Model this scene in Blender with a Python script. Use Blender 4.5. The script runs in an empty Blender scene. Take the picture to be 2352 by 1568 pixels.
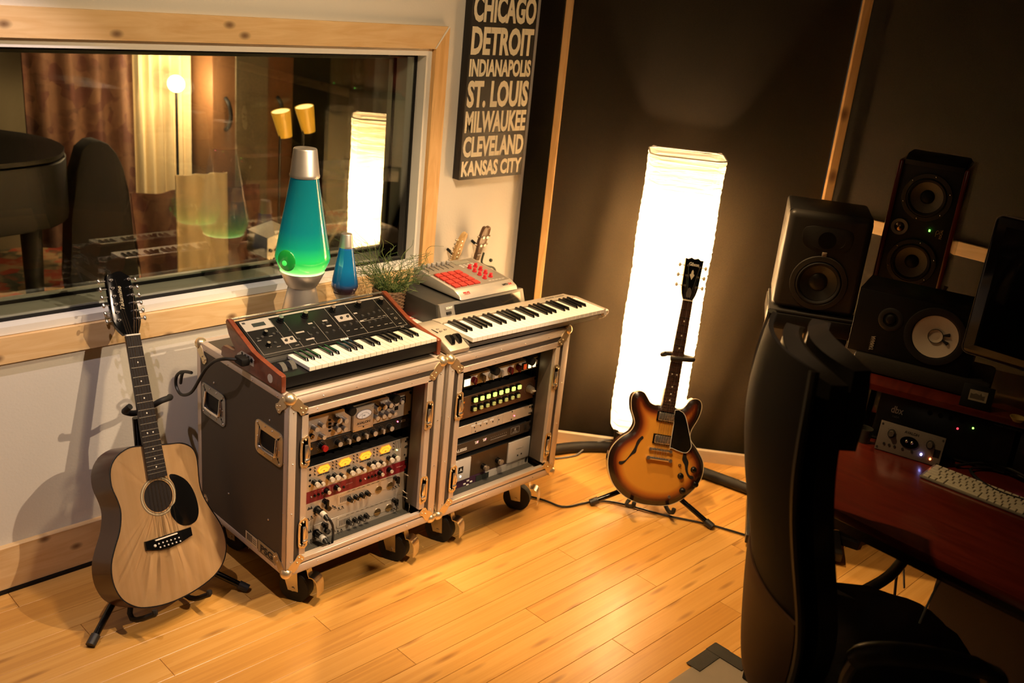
import bpy, bmesh, math, random
from mathutils import Vector, Matrix, Quaternion
random.seed(7)
PI = math.pi
sc = bpy.context.scene
COL = sc.collection
# ---------------------------------------------------------------- camera
RC = ((0.71048118, -0.69706421, 0.09652969), (-0.1784749, -0.31117379, -0.93344394), (0.68070787, 0.64596622, -0.34549158))
cd = bpy.data.cameras.new('camera'); cam = bpy.data.objects.new('camera', cd); COL.objects.link(cam)
cam.matrix_world = Matrix((
    (RC[0][0], -RC[1][0], -RC[2][0], -1.4745),
    (RC[0][1], -RC[1][1], -RC[2][1], -2.2576),
    (RC[0][2], -RC[1][2], -RC[2][2], 1.9792), (0, 0, 0, 1)))
cd.sensor_width = 36; cd.lens = 2296.17 / 2352 * 36; cd.clip_start = .05; cd.clip_end = 60
cd.dof.use_dof = True; cd.dof.focus_distance = 3.3; cd.dof.aperture_fstop = 2.6
sc.camera = cam
# ---------------------------------------------------------------- world, lights, exposure
w = bpy.data.worlds.new('world'); sc.world = w; w.use_nodes = True
w.node_tree.nodes['Background'].inputs[0].default_value = (.9, .62, .38, 1)
w.node_tree.nodes['Background'].inputs[1].default_value = .02
vs = sc.view_settings
sc.display_settings.display_device = 'sRGB'; vs.view_transform = 'Standard'; vs.look = 'None'; vs.gamma = 1; vs.use_curve_mapping = False
vs.exposure = 0.5
def spot(name, loc, to, power, ang, col, r=.03, blend=.4):
    d = bpy.data.lights.new(name, 'SPOT'); d.energy = power; d.spot_size = math.radians(ang); d.spot_blend = blend
    d.color = col; d.shadow_soft_size = r
    o = bpy.data.objects.new(name, d); COL.objects.link(o); o.location = loc
    o.rotation_euler = (Vector(to) - Vector(loc)).to_track_quat('-Z', 'Y').to_euler(); return o
def point(name, loc, power, col, r=.03):
    d = bpy.data.lights.new(name, 'POINT'); d.energy = power; d.color = col; d.shadow_soft_size = r
    o = bpy.data.objects.new(name, d); COL.objects.link(o); o.location = loc; return o
WARM = (1.0, .62, .28); WARM2 = (1.0, .70, .40); COOL = (1.0, .80, .80)
spot('ceiling_spot_cases', (.30, -.75, 2.68), (.72, .2, .55), 105, 56, WARM2, .02, .6)
spot('ceiling_spot_corner', (1.15, .10, 2.70), (1.38, -.30, 0), 120, 54, WARM, .025, .5)
spot('ceiling_spot_floor', (.25, -.38, 2.70), (.65, -.66, 0), 66, 72, WARM, .02, .7)
spot('ceiling_spot_left', (-.85, -.20, 2.68), (-.45, .55, .45), 58, 56, COOL, .012, .35)
spot('ceiling_spot_front', (.95, -2.3, 2.55), (.18, .3, .62), 165, 36, (1.0, .74, .50), .02, .4)
spot('window_wall_wash', (.30, -.95, 2.62), (.15, .66, 1.45), 62, 104, (1.0, .72, .42), .10, 1.0)  # added soft fill with no fixture, brightens the window wall
point('room_fill', (-1.1, -1.6, 2.3), 1.5, WARM2, .25)
# ---------------------------------------------------------------- materials
MATS = {}
def nt(name):
    m = bpy.data.materials.new(name); m.use_nodes = True; t = m.node_tree
    return m, t, t.nodes, t.links, t.nodes['Principled BSDF']
def mat(name, col, rough=.5, metal=0, spec=.5, emis=None, es=0, trans=0, ior=1.45, coat=0, nz=.06, ns=40, bump=0, bs=200, alpha=1, aniso=0):
    """principled colour with a little procedural unevenness"""
    if name in MATS: return MATS[name]
    m, t, N, L, b = nt(name)
    tc = N.new('ShaderNodeTexCoord'); n = N.new('ShaderNodeTexNoise'); n.inputs['Scale'].default_value = ns; n.inputs['Detail'].default_value = 4
    L.new(tc.outputs['Object'], n.inputs['Vector'])
    r = N.new('ShaderNodeMapRange'); r.inputs[3].default_value = 1 - nz; r.inputs[4].default_value = 1 + nz
    L.new(n.outputs[0], r.inputs[0])
    mx = N.new('ShaderNodeVectorMath'); mx.operation = 'SCALE'; mx.inputs[0].default_value = col
    L.new(r.outputs[0], mx.inputs['Scale']); L.new(mx.outputs[0], b.inputs['Base Color'])
    b.inputs['Roughness'].default_value = rough; b.inputs['Metallic'].default_value = metal; b.inputs['Specular IOR Level'].default_value = spec
    b.inputs['Coat Weight'].default_value = coat; b.inputs['IOR'].default_value = ior; b.inputs['Alpha'].default_value = alpha
    b.inputs['Anisotropic'].default_value = aniso
    if trans: b.inputs['Transmission Weight'].default_value = trans
    if emis: b.inputs['Emission Color'].default_value = (*emis, 1); b.inputs['Emission Strength'].default_value = es
    if bump:
        n2 = N.new('ShaderNodeTexNoise'); n2.inputs['Scale'].default_value = bs; L.new(tc.outputs['Object'], n2.inputs['Vector'])
        bp = N.new('ShaderNodeBump'); bp.inputs['Strength'].default_value = bump; bp.inputs['Distance'].default_value = .002
        L.new(n2.outputs[0], bp.inputs['Height']); L.new(bp.outputs[0], b.inputs['Normal'])
    MATS[name] = m; return m
def ramp(N, stops):
    r = N.new('ShaderNodeValToRGB'); e = r.color_ramp.elements
    while len(e) < len(stops): e.new(.5)
    for i, (p, c) in enumerate(stops): e[i].position = p; e[i].color = (*c, 1)
    return r
def wood(name, c1, c2, scale=(1, 12, 12), rough=.5, knots=0, coat=0, dist=2.0, knotcol=(.12, .045, .015), ns=3.0):
    """grain runs along the object's x axis unless scale says otherwise"""
    if name in MATS: return MATS[name]
    m, t, N, L, b = nt(name)
    tc = N.new('ShaderNodeTexCoord'); mp = N.new('ShaderNodeMapping'); mp.inputs['Scale'].default_value = scale
    L.new(tc.outputs['Object'], mp.inputs[0])
    oi = N.new('ShaderNodeObjectInfo'); ad = N.new('ShaderNodeVectorMath'); ad.operation = 'ADD'
    rs = N.new('ShaderNodeVectorMath'); rs.operation = 'SCALE'; rs.inputs[0].default_value = (9.1, 5.3, 7.7); L.new(oi.outputs['Random'], rs.inputs['Scale'])
    L.new(mp.outputs[0], ad.inputs[0]); L.new(rs.outputs[0], ad.inputs[1])
    n = N.new('ShaderNodeTexNoise'); n.inputs['Scale'].default_value = ns; n.inputs['Detail'].default_value = 6; n.inputs['Distortion'].default_value = dist
    L.new(ad.outputs[0], n.inputs['Vector'])
    r = ramp(N, [(.3, c1), (.7, c2)]); L.new(n.outputs[0], r.inputs[0]); out = r.outputs[0]
    if knots:
        v = N.new('ShaderNodeTexVoronoi'); v.inputs['Scale'].default_value = knots; v.inputs['Randomness'].default_value = 1
        v.voronoi_dimensions = '2D'; sx_ = N.new('ShaderNodeSeparateXYZ'); L.new(tc.outputs['Object'], sx_.inputs[0]); cx_ = N.new('ShaderNodeCombineXYZ'); L.new(sx_.outputs['X'], cx_.inputs['X']); L.new(sx_.outputs['Z'], cx_.inputs['Y'])
        m2 = N.new('ShaderNodeMapping'); m2.inputs['Scale'].default_value = (.6, 1, 1) if scale[0] < 2 else (1, .6, 1); L.new(cx_.outputs[0], m2.inputs[0])
        a2 = N.new('ShaderNodeVectorMath'); a2.operation = 'ADD'; L.new(m2.outputs[0], a2.inputs[0]); L.new(rs.outputs[0], a2.inputs[1]); L.new(a2.outputs[0], v.inputs['Vector'])
        kr = ramp(N, [(.0, (.9, .9, .9)), (.05, (.7, .7, .7)), (.13, (0, 0, 0))]); L.new(v.outputs['Distance'], kr.inputs[0])
        mx = N.new('ShaderNodeMix'); mx.data_type = 'RGBA'; L.new(kr.outputs[0], mx.inputs['Factor']); L.new(out, mx.inputs['A']); mx.inputs['B'].default_value = (*knotcol, 1)
        sg = N.new('ShaderNodeSeparateColor'); L.new(v.outputs['Color'], sg.inputs[0]); gt = N.new('ShaderNodeMath'); gt.operation = 'GREATER_THAN'; gt.inputs[1].default_value = .35; L.new(sg.outputs[0], gt.inputs[0]); ml = N.new('ShaderNodeMath'); ml.operation = 'MULTIPLY'; L.new(gt.outputs[0], ml.inputs[0]); L.new(kr.outputs[0], ml.inputs[1]); L.new(ml.outputs[0], mx.inputs['Factor'])
        out = mx.outputs['Result']
    L.new(out, b.inputs['Base Color']); b.inputs['Roughness'].default_value = rough; b.inputs['Coat Weight'].default_value = coat; b.inputs['Coat Roughness'].default_value = .08
    MATS[name] = m; return m
def ribbed(name, col, freq, axis, rough=.35, metal=.85, strength=.6):
    """brushed aluminium extrusion with fine ribs across one object axis"""
    if name in MATS: return MATS[name]
    m, t, N, L, b = nt(name)
    tc = N.new('ShaderNodeTexCoord'); wv = N.new('ShaderNodeTexWave'); wv.bands_direction = axis; wv.inputs['Scale'].default_value = freq
    L.new(tc.outputs['Object'], wv.inputs['Vector']); bp = N.new('ShaderNodeBump'); bp.inputs['Strength'].default_value = strength; bp.inputs['Distance'].default_value = .0006
    L.new(wv.outputs['Fac'], bp.inputs['Height']); L.new(bp.outputs[0], b.inputs['Normal'])
    b.inputs['Base Color'].default_value = (*col, 1); b.inputs['Roughness'].default_value = rough; b.inputs['Metallic'].default_value = metal
    MATS[name] = m; return m
# ---------------------------------------------------------------- mesh builder
SMALL = {'rivet', 'rail_hole', 'dial_marks', 'indicator_dots', 'meter_scale', 'bars', 'printed_lines', 'silver_block', 'legend', 'vent_slots', 'led_ladder', 'toggle_switch', 'string', 'rack_screw', 'pole_screw', 'screw', 'wicker_weave', 'string_set'}
def each(name, m, parent, builders, M=None):
    for b in builders:
        q = MB(M); b(q); q.o(name, m, parent)
class MB:
    def __init__(s, M=None): s.bm = bmesh.new(); s.M = M or Matrix()
    def _put(s, vs, M=None):
        X = s.M @ M if M is not None else s.M
        bmesh.ops.transform(s.bm, matrix=X, verts=vs)
    def box(s, c, d, bev=0, M=None, seg=2):
        r = bmesh.ops.create_cube(s.bm, size=1); vs = r['verts']
        bmesh.ops.transform(s.bm, matrix=Matrix.Translation(c) @ Matrix.Diagonal((*d, 1)), verts=vs)
        if bev:
            es = list({e for v in vs for e in v.link_edges})
            g = bmesh.ops.bevel(s.bm, geom=es, offset=min(bev, min(d) * .49), segments=seg, affect='EDGES', profile=.5)
            vs = list({v for f in g['faces'] for v in f.verts} | {v for v in vs if v.is_valid})
        s._put(vs, M); return s
    def cyl(s, a, b, r, r2=None, seg=16, cap=True):
        a = Vector(a); b = Vector(b); d = b - a; L = d.length
        g = bmesh.ops.create_cone(s.bm, cap_ends=cap, segments=seg, radius1=r, radius2=r if r2 is None else r2, depth=L)
        s._put(g['verts'], Matrix.Translation((a + b) / 2) @ d.to_track_quat('Z', 'Y').to_matrix().to_4x4()); return s
    def sph(s, c, r, seg=16, sc_=(1, 1, 1)):
        g = bmesh.ops.create_uvsphere(s.bm, u_segments=seg, v_segments=max(6, seg // 2), radius=r)
        s._put(g['verts'], Matrix.Translation(c) @ Matrix.Diagonal((*sc_, 1))); return s
    def prism(s, pts, ax, a, b, bev=0, holes=()):
        """2D outline extruded; ax='y': pts are (x,z), ax='x': (y,z), ax='z': (x,y)"""
        f = {'y': lambda p, t: (p[0], t, p[1]), 'x': lambda p, t: (t, p[0], p[1]), 'z': lambda p, t: (p[0], p[1], t)}[ax]
        A = [s.bm.verts.new(f(p, a)) for p in pts]; B = [s.bm.verts.new(f(p, b)) for p in pts]; n = len(pts)
        fs = [s.bm.faces.new(A), s.bm.faces.new(B[::-1])]
        for i in range(n): fs.append(s.bm.faces.new((A[i], A[(i + 1) % n], B[(i + 1) % n], B[i])))
        vs = A + B
        if bev:
            es = [e for F in fs[:2] for e in F.edges]
            g = bmesh.ops.bevel(s.bm, geom=es, offset=bev, segments=2, affect='EDGES', profile=.5)
            vs = list({v for F in g['faces'] for v in F.verts} | {v for v in vs if v.is_valid})
        s._put(vs); return s
    def ring(s, pts, w, ax, a, b):
        """closed band of width w following an outline inwards"""
        n = len(pts); inner = offs(pts, w)
        f = {'y': lambda p, t: (p[0], t, p[1]), 'x': lambda p, t: (t, p[0], p[1]), 'z': lambda p, t: (p[0], p[1], t)}[ax]
        V = [[s.bm.verts.new(f(p, t)) for p in P] for P, t in ((pts, a), (inner, a), (inner, b), (pts, b))]
        for i in range(n):
            j = (i + 1) % n
            for k in range(4): q = (k + 1) % 4; s.bm.faces.new((V[k][i], V[k][j], V[q][j], V[q][i]))
        s._put([v for r in V for v in r]); return s
    def lathe(s, prof, seg=32, c=(0, 0, 0), M=None, cap=True, wob=None):
        rows = []
        for r, z in prof:
            rows.append([s.bm.verts.new((r * math.cos(2 * PI * i / seg), r * math.sin(2 * PI * i / seg), z)) for i in range(seg)])
        for k in range(len(rows) - 1):
            for i in range(seg): j = (i + 1) % seg; s.bm.faces.new((rows[k][i], rows[k][j], rows[k + 1][j], rows[k + 1][i]))
        if cap:
            if prof[0][0] > 1e-5: s.bm.faces.new(rows[0][::-1])
            if prof[-1][0] > 1e-5: s.bm.faces.new(rows[-1])
        s._put([v for r in rows for v in r], Matrix.Translation(c) @ (M or Matrix())); return s
    def tube(s, pts, r, seg=8, smooth=True, cap=True, closed=False):
        P = [Vector(p) for p in pts]
        if smooth and len(P) > 2: P = catmull(P, 5, closed)
        n = len(P); rr = r if isinstance(r, (list, tuple)) else None
        rows = []; up = None
        for i in range(n):
            if closed: t = P[(i + 1) % n] - P[i - 1]
            else: t = P[min(i + 1, n - 1)] - P[max(i - 1, 0)]
            t = t.normalized() if t.length > 1e-9 else Vector((0, 0, 1))
            if up is None: up = t.orthogonal().normalized()
            up = (up - t * up.dot(t)); up = up.normalized() if up.length > 1e-6 else t.orthogonal().normalized()
            q = t.cross(up)
            R = r if rr is None else rr[0] + (rr[-1] - rr[0]) * i / (n - 1) if len(rr) == 2 else rr[min(len(rr) - 1, round(i / (n - 1) * (len(rr) - 1)))]
            rows.append([s.bm.verts.new(P[i] + (up * math.cos(2 * PI * k / seg) + q * math.sin(2 * PI * k / seg)) * R) for k in range(seg)])
        for i in range(n if closed else n - 1):
            a = rows[i]; b = rows[(i + 1) % n]
            for k in range(seg): j = (k + 1) % seg; s.bm.faces.new((a[k], a[j], b[j], b[k]))
        if cap and not closed: s.bm.faces.new(rows[0][::-1]); s.bm.faces.new(rows[-1])
        s._put([v for x in rows for v in x]); return s
    def grid(s, f, nu, nv, thick=0):
        V = [[s.bm.verts.new(f(i / nu, j / nv)) for j in range(nv + 1)] for i in range(nu + 1)]
        fs = [s.bm.faces.new((V[i][j], V[i + 1][j], V[i + 1][j + 1], V[i][j + 1])) for i in range(nu) for j in range(nv)]
        vs = [v for r in V for v in r]
        if thick:
            bmesh.ops.recalc_face_normals(s.bm, faces=fs)
            g = bmesh.ops.solidify(s.bm, geom=fs, thickness=thick); vs += [x for x in g['geom'] if isinstance(x, bmesh.types.BMVert)]
        s._put(list(set(vs))); return s
    def mesh(s, smooth):
        bmesh.ops.recalc_face_normals(s.bm, faces=s.bm.faces)
        me = bpy.data.meshes.new('m'); s.bm.to_mesh(me); s.bm.free()
        if smooth:
            for p in me.polygons: p.use_smooth = True
            try: me.set_sharp_from_angle(angle=math.radians(smooth if smooth > 1 else 40))
            except Exception: pass
        return me
    def o(s, name, m, parent=None, smooth=1, loc=None, label=None):
        me = s.mesh(smooth); me.materials.append(m); me.name = name
        o = bpy.data.objects.new(name, me); COL.objects.link(o)
        if parent is not None: o.parent = parent
        if loc: o.location = loc
        if name in SMALL: o['kind'] = 'stuff'
        if label: o['label'] = label
        return o
def offs(pts, w):
    n = len(pts); A = sum(pts[i][0] * pts[(i + 1) % n][1] - pts[(i + 1) % n][0] * pts[i][1] for i in range(n)); sg = 1 if A > 0 else -1
    out = []
    for i in range(n):
        a = Vector(pts[i - 1]); b = Vector(pts[(i + 1) % n]); t = (b - a).normalized()
        out.append((pts[i][0] - t.y * w * sg, pts[i][1] + t.x * w * sg))
    return out
def catmull(P, k, closed=False):
    n = len(P); out = []
    for i in range(n if closed else n - 1):
        if closed: a, b, c, d = P[i - 1], P[i], P[(i + 1) % n], P[(i + 2) % n]
        else: a, b, c, d = P[max(i - 1, 0)], P[i], P[i + 1], P[min(i + 2, n - 1)]
        for j in range(k):
            t = j / k; out.append(.5 * ((2 * b) + (c - a) * t + (2 * a - 5 * b + 4 * c - d) * t * t + (3 * b - a - 3 * c + d) * t ** 3))
    if not closed: out.append(P[-1])
    return out
def smooth2(pts, k=4): return [tuple(p) for p in catmull([Vector(p) for p in pts], k, True)]
def circ(cx, cz, r, n=24, rz=None): return [(cx + r * math.cos(2 * PI * i / n), cz + (rz or r) * math.sin(2 * PI * i / n)) for i in range(n)]
def rrect(cx, cz, w, h, r, n=4):
    o = []
    for sx, sz, a0 in ((1, 1, 0), (-1, 1, 90), (-1, -1, 180), (1, -1, 270)):
        for i in range(n + 1):
            a = math.radians(a0 + 90 * i / n); o.append((cx + sx * (w / 2 - r) + r * math.cos(a), cz + sz * (h / 2 - r) + r * math.sin(a)))
    return o
def tag(o, label=None, cat=None, group=None, kind=None):
    if label: o['label'] = label
    if cat: o['category'] = cat
    if group: o['group'] = group
    if kind: o['kind'] = kind
    return o
def thing(name, label, cat, loc=(0, 0, 0), rz=0, group=None, M=None):
    o = bpy.data.objects.new(name, None); COL.objects.link(o); o.empty_display_size = .05
    if M is not None: o.matrix_world = M
    else: o.location = loc; o.rotation_euler = (0, 0, rz)
    return tag(o, label, cat, group)
def dup(o, parent=None):
    c = o.copy(); COL.objects.link(c)
    if parent is not None: c.parent = parent
    for ch in o.children: dup(ch, c)
    return c
def copyat(o, loc, parent):
    c = o.copy(); COL.objects.link(c); c.parent = parent; c.location = loc
    for ch in o.children: dup(ch, c)
    return c
def text(s, name, m, parent, loc, size, ext=.0004, rot=(PI / 2, 0, 0), sx=1, bold=0, fitw=None, fith=None, align='CENTER', shear=0):
    cu = bpy.data.curves.new('t', 'FONT'); cu.body = s; cu.size = size; cu.align_x = align; cu.offset = bold; cu.extrude = ext; cu.resolution_u = 3; cu.shear = shear
    t = bpy.data.objects.new('t', cu); COL.objects.link(t)
    dg = bpy.context.evaluated_depsgraph_get(); me = bpy.data.meshes.new_from_object(t.evaluated_get(dg)); bpy.data.objects.remove(t)
    xs = [v.co.x for v in me.vertices]; ys = [v.co.y for v in me.vertices]
    if not xs: return None
    kx = sx; ky = 1; ox = oy = 0
    if fitw: kx = fitw / (max(xs) - min(xs)); ox = -(max(xs) + min(xs)) / 2
    if fith: ky = fith / (max(ys) - min(ys)); oy = -(max(ys) + min(ys)) / 2
    me.transform(Matrix.Diagonal((kx, ky, 1, 1)) @ Matrix.Translation((ox, oy, 0)))
    me.materials.clear(); me.materials.append(m)
    o = bpy.data.objects.new(name, me); COL.objects.link(o); o.parent = parent; o.location = loc; o.rotation_euler = rot
    return o
def struct(o): o['kind'] = 'structure'; return o
# shared materials
ALU = mat('brushed_aluminium', (.52, .48, .44), .38, .85, nz=.05, bump=.15, bs=300)
CHROME = mat('chrome', (.86, .80, .72), .2, .93, nz=.02)
STEEL = mat('zinc_plated_steel', (.62, .56, .46), .28, 1, nz=.1, ns=25)
BLACK = mat('matte_black', (.006, .0055, .005), .55, spec=.3, nz=.1)
GLOSSB = mat('gloss_black', (.004, .004, .004), .12, nz=.02)
RUBBER = mat('black_rubber', (.010, .009, .008), .7, nz=.15, bump=.2)
WHITEP = mat('white_print', (.75, .72, .66), .6, nz=.02)
GREYP = mat('grey_print', (.35, .34, .32), .6, nz=.02)
DARKP = mat('dark_print', (.03, .028, .025), .6, nz=.02)
REDP = mat('red_print', (.5, .03, .03), .5, nz=.02)
DARKGREY = mat('charcoal_plastic', (.024, .022, .020), .45, nz=.08)
def led(name, c, s): return mat(name, c, .4, emis=c, es=s)
# ================================================================ ROOM SHELL
WY = .66           # window wall plane
RX = 2.36          # right fabric wall plane
CE = 2.75
plaster = mat('cream_plaster', (.72, .68, .60), .85, nz=.03, ns=6, bump=.25, bs=120)
whitegloss = mat('white_gloss_paint', (.80, .77, .70), .35, nz=.02)
pine = wood('knotty_pine', (.70, .44, .19), (.82, .58, .30), (1, 9, 9), .5, knots=9)
pine_v = wood('knotty_pine_upright', (.64, .36, .12), (.82, .52, .22), (9, 9, 1), .5, knots=6)
pine_pale = wood('pale_pine', (.74, .60, .42), (.84, .70, .50), (1, 8, 8), .55, knots=7)
def fabric_mat():
    m, t, N, L, b = nt('black_stretched_fabric')
    tc = N.new('ShaderNodeTexCoord'); wv = N.new('ShaderNodeTexNoise'); wv.inputs['Scale'].default_value = 420; L.new(tc.outputs['Object'], wv.inputs['Vector'])
    bp = N.new('ShaderNodeBump'); bp.inputs['Strength'].default_value = .35; bp.inputs['Distance'].default_value = .001; L.new(wv.outputs[0], bp.inputs['Height'])
    L.new(bp.outputs[0], b.inputs['Normal']); r = ramp(N, [(.3, (.0105, .0072, .0034)), (.7, (.021, .0145, .007))]); L.new(wv.outputs[0], r.inputs[0]); L.new(r.outputs[0], b.inputs['Base Color'])
    b.inputs['Roughness'].default_value = .75; b.inputs['Sheen Roughness'].default_value = .4; b.inputs['Sheen Tint'].default_value = (.5, .42, .3, 1); b.inputs['Specular IOR Level'].default_value = .15
    return m
FAB = fabric_mat()
# floor of bamboo planks
def bamboo():
    m, t, N, L, b = nt('bamboo_plank')
    tc = N.new('ShaderNodeTexCoord'); oi = N.new('ShaderNodeObjectInfo')
    mp = N.new('ShaderNodeMapping'); mp.inputs['Scale'].default_value = (1.1, 50, 1); L.new(tc.outputs['Object'], mp.inputs[0])
    rs = N.new('ShaderNodeVectorMath'); rs.operation = 'SCALE'; rs.inputs[0].default_value = (31.1, 17.3, 7.7); L.new(oi.outputs['Random'], rs.inputs['Scale'])
    ad = N.new('ShaderNodeVectorMath'); ad.operation = 'ADD'; L.new(mp.outputs[0], ad.inputs[0]); L.new(rs.outputs[0], ad.inputs[1])
    v = N.new('ShaderNodeTexVoronoi'); v.inputs['Scale'].default_value = 1; L.new(ad.outputs[0], v.inputs['Vector'])
    n = N.new('ShaderNodeTexNoise'); n.inputs['Scale'].default_value = 2.2; n.inputs['Detail'].default_value = 8; L.new(ad.outputs[0], n.inputs['Vector'])
    r = ramp(N, [(.0, (.52, .235, .045)), (.45, (.68, .345, .075)), (1, (.82, .47, .135))])
    a = N.new('ShaderNodeMath'); a.operation = 'MULTIPLY_ADD'; L.new(v.outputs['Color'], a.inputs[0]); a.inputs[1].default_value = .45
    a1 = N.new('ShaderNodeMath'); a1.operation = 'MULTIPLY_ADD'; L.new(n.outputs[0], a1.inputs[0]); a1.inputs[1].default_value = .5
    a2 = N.new('ShaderNodeMath'); a2.operation = 'MULTIPLY_ADD'; L.new(oi.outputs['Random'], a2.inputs[0]); a2.inputs[1].default_value = .3; a2.inputs[2].default_value = -.12
    L.new(a2.outputs[0], a1.inputs[2]); L.new(a1.outputs[0], a.inputs[2]); L.new(a.outputs[0], r.inputs[0])
    # dark nodes of the bamboo culms
    mk = N.new('ShaderNodeMapping'); mk.inputs['Scale'].default_value = (9, 50, 1); L.new(tc.outputs['Object'], mk.inputs[0])
    ak = N.new('ShaderNodeVectorMath'); ak.operation = 'ADD'; L.new(mk.outputs[0], ak.inputs[0]); L.new(rs.outputs[0], ak.inputs[1])
    vk = N.new('ShaderNodeTexVoronoi'); vk.inputs['Scale'].default_value = .42; L.new(ak.outputs[0], vk.inputs['Vector'])
    kr = ramp(N, [(.0, (.75, .75, .75)), (.10, (.5, .5, .5)), (.24, (0, 0, 0))]); L.new(vk.outputs['Distance'], kr.inputs[0])
    mx = N.new('ShaderNodeMix'); mx.data_type = 'RGBA'; L.new(kr.outputs[0], mx.inputs['Factor']); L.new(r.outputs[0], mx.inputs['A']); mx.inputs['B'].default_value = (.28, .11, .02, 1)
    L.new(mx.outputs['Result'], b.inputs['Base Color']); b.inputs['Roughness'].default_value = .34; b.inputs['Coat Weight'].default_value = .25; b.inputs['Coat Roughness'].default_value = .22
    bp = N.new('ShaderNodeBump'); bp.inputs['Strength'].default_value = .12; bp.inputs['Distance'].default_value = .001; L.new(n.outputs[0], bp.inputs['Height']); L.new(bp.outputs[0], b.inputs['Normal'])
    return m
BAM = bamboo()
fl = struct(MB().box((.1, -1.2, -.03), (5.2, 4.9, .03)).o('floor', mat('subfloor', (.05, .025, .008), .8)))
PW = .0955; PL = 1.30
pm = MB().box((0, 0, -.0075), (PL - .0012, PW - .0009, .015), .0008, seg=1).mesh(0); pm.materials.append(BAM)
y = WY - .02 - PW / 2; row = 0
while y > -1.75:
    x = -1.9 + (row * .47) % PL - PL / 2
    while x < 2.4 + PL / 2:
        if x + PL / 2 > -1.25:
            o = bpy.data.objects.new('plank', pm); COL.objects.link(o); o.parent = fl; o.location = (x, y, 0)
        x += PL
    y -= PW; row += 1
MB().box((.1, -2.75, -.0075), (5.2, 1.9, .015)).o('plank_field', BAM, fl)['kind'] = 'stuff'
MB().box((-1.9, -.55, -.0075), (1.2, 2.5, .015)).o('plank_field', BAM, fl)['kind'] = 'stuff'
# window wall with opening
X0, X1, Z0, Z1 = -2.2, 1.010, .848, 1.684
wl = MB()
TH = .172
wl.box(((X1 + 1.6) / 2 , WY + TH / 2, CE / 2), (1.6 - X1, TH, CE)).box((-.4 + .0, WY + TH / 2, Z0 / 2), (2 * (X1 + .4), TH, Z0)).box((-.4, WY + TH / 2, (Z1 + CE) / 2), (2 * (X1 + .4), TH, CE - Z1))
wl.box((-2.25, WY + TH / 2, CE / 2), (.9, TH, CE))
struct(wl.o('wall_left', plaster))
ceil = struct(MB().box((.1, -1.2, CE + .03), (5.2, 4.6, .06)).o('ceiling', mat('ceiling_paint', (.05, .042, .034), .9)))
struct(MB().box((-2.45, -1.5, CE / 2), (.06, 4.6, CE)).o('wall_back', mat('beige_wall', (.12, .09, .06), .9)))
struct(MB().box((0, -3.75, CE / 2), (5.4, .06, CE)).o('wall_front', mat('brown_wall', (.10, .07, .045), .9)))
# fabric walls (gathered slightly)
def fold(u, v, s):
    return .010 * math.sin(9 * u + 5 * v + s) * v * (1 - v) * 2 + .016 * math.exp(-((u - .15 - .25 * v) / .05) ** 2) * (1 - v) ** 1.5 + .010 * math.sin(23 * u - 14 * v + s) * (max(0, .6 - v)) ** 1.3 + .006 * math.sin(47 * u - 24 * v) * max(0, .5 - v)
A = Vector((1.585, .548, 0)); B = Vector((2.31, -.318, 0)); d = (B - A); nrm = Vector((-.768, -.640, 0))
struct(MB().grid(lambda u, v: A + d * u + nrm * (-.012 + fold(u, v, 0)) + Vector((0, 0, CE * v)), 90, 90).o('wall_corner', FAB))
struct(MB().grid(lambda u, v: Vector((RX + .01 - fold(u * 1.3, v, 2), -.33 - 3.4 * u, CE * v)), 60, 50).o('wall_right', FAB))
struct(MB().grid(lambda u, v: Vector((1.565 + .02 * u, WY - .112 * u, CE * v)), 4, 4).o('wall_return', FAB))
def bar(name, a, b, w, t, mt, label=None):
    """board whose local x runs from a to b"""
    a = Vector(a); b = Vector(b); L = (b - a).length
    o = MB().box((L / 2, 0, 0), (L, t, w), .002, seg=1).o(name, mt); o.location = a
    return o, L
def post(name, px, py, ang, w, t):
    o = MB().box((0, 0, CE / 2), (w, t, CE), .002, seg=1).o(name, pine_v); o.location = (px, py, 0); o.rotation_euler = (0, 0, ang); return struct(o)
aw = math.atan2(d.y, d.x)
post('trim_1', 1.596, .532, aw, .030, .030)
post('trim_2', 2.318, -.338, aw, .034, .034)
o = MB().box((0, 0, 0), (1.12, .022, .075), .002, seg=1).o('baseboard_corner', pine_pale); o.location = ((A.x + B.x) / 2 - .01, (A.y + B.y) / 2 - .012, .0375 - .02); o.rotation_euler = (0, 0, aw); struct(o)
o = MB().box((0, 0, 0), (2.6, .02, .052), .002, seg=1).o('trim_3', pine); o.location = (RX - .012, -1.65, 1.168); o.rotation_euler = (0, 0, PI / 2); struct(o)
# baseboard and window casing
o = MB().box((0, 0, 0), (3.6, .022, .150), .003, seg=1).o('baseboard_left', pine); o.location = (-.25, WY - .011, .086); struct(o)
struct(MB().box((-.25, WY - .012, .006), (3.6, .03, .012)).o('trim_4', BLACK))
CW = .0805; Tt = .02; yb = WY - Tt / 2
def casing(name, pts, mt):
    return MB().prism(pts, 'y', WY - Tt, WY).o(name, mt)
win = tag(bpy.data.objects.new('window_1', None)); COL.objects.link(win); win['kind'] = 'structure'
xa, za, zb = X1 + .006, Z0 - .002, Z1 + .002
casing('casing_board', [(-2.2, zb), (xa, zb), (xa + .062, zb + CW), (-2.2, zb + CW)], pine).parent = win
casing('casing_board', [(xa, zb), (xa, za), (xa + .062, za - CW), (xa + .062, zb + CW)], pine_v).parent = win
casing('casing_board', [(-2.2, za), (xa, za), (xa + .062, za - CW), (-2.2, za - CW)], pine).parent = win
MB().prism([(xa, zb), (xa + .062, zb + CW), (xa + .056, zb + CW + .004), (xa - .004, zb + .002)], 'y', WY - Tt - .0015, WY - Tt).o('filler', whitegloss, win)
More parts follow.
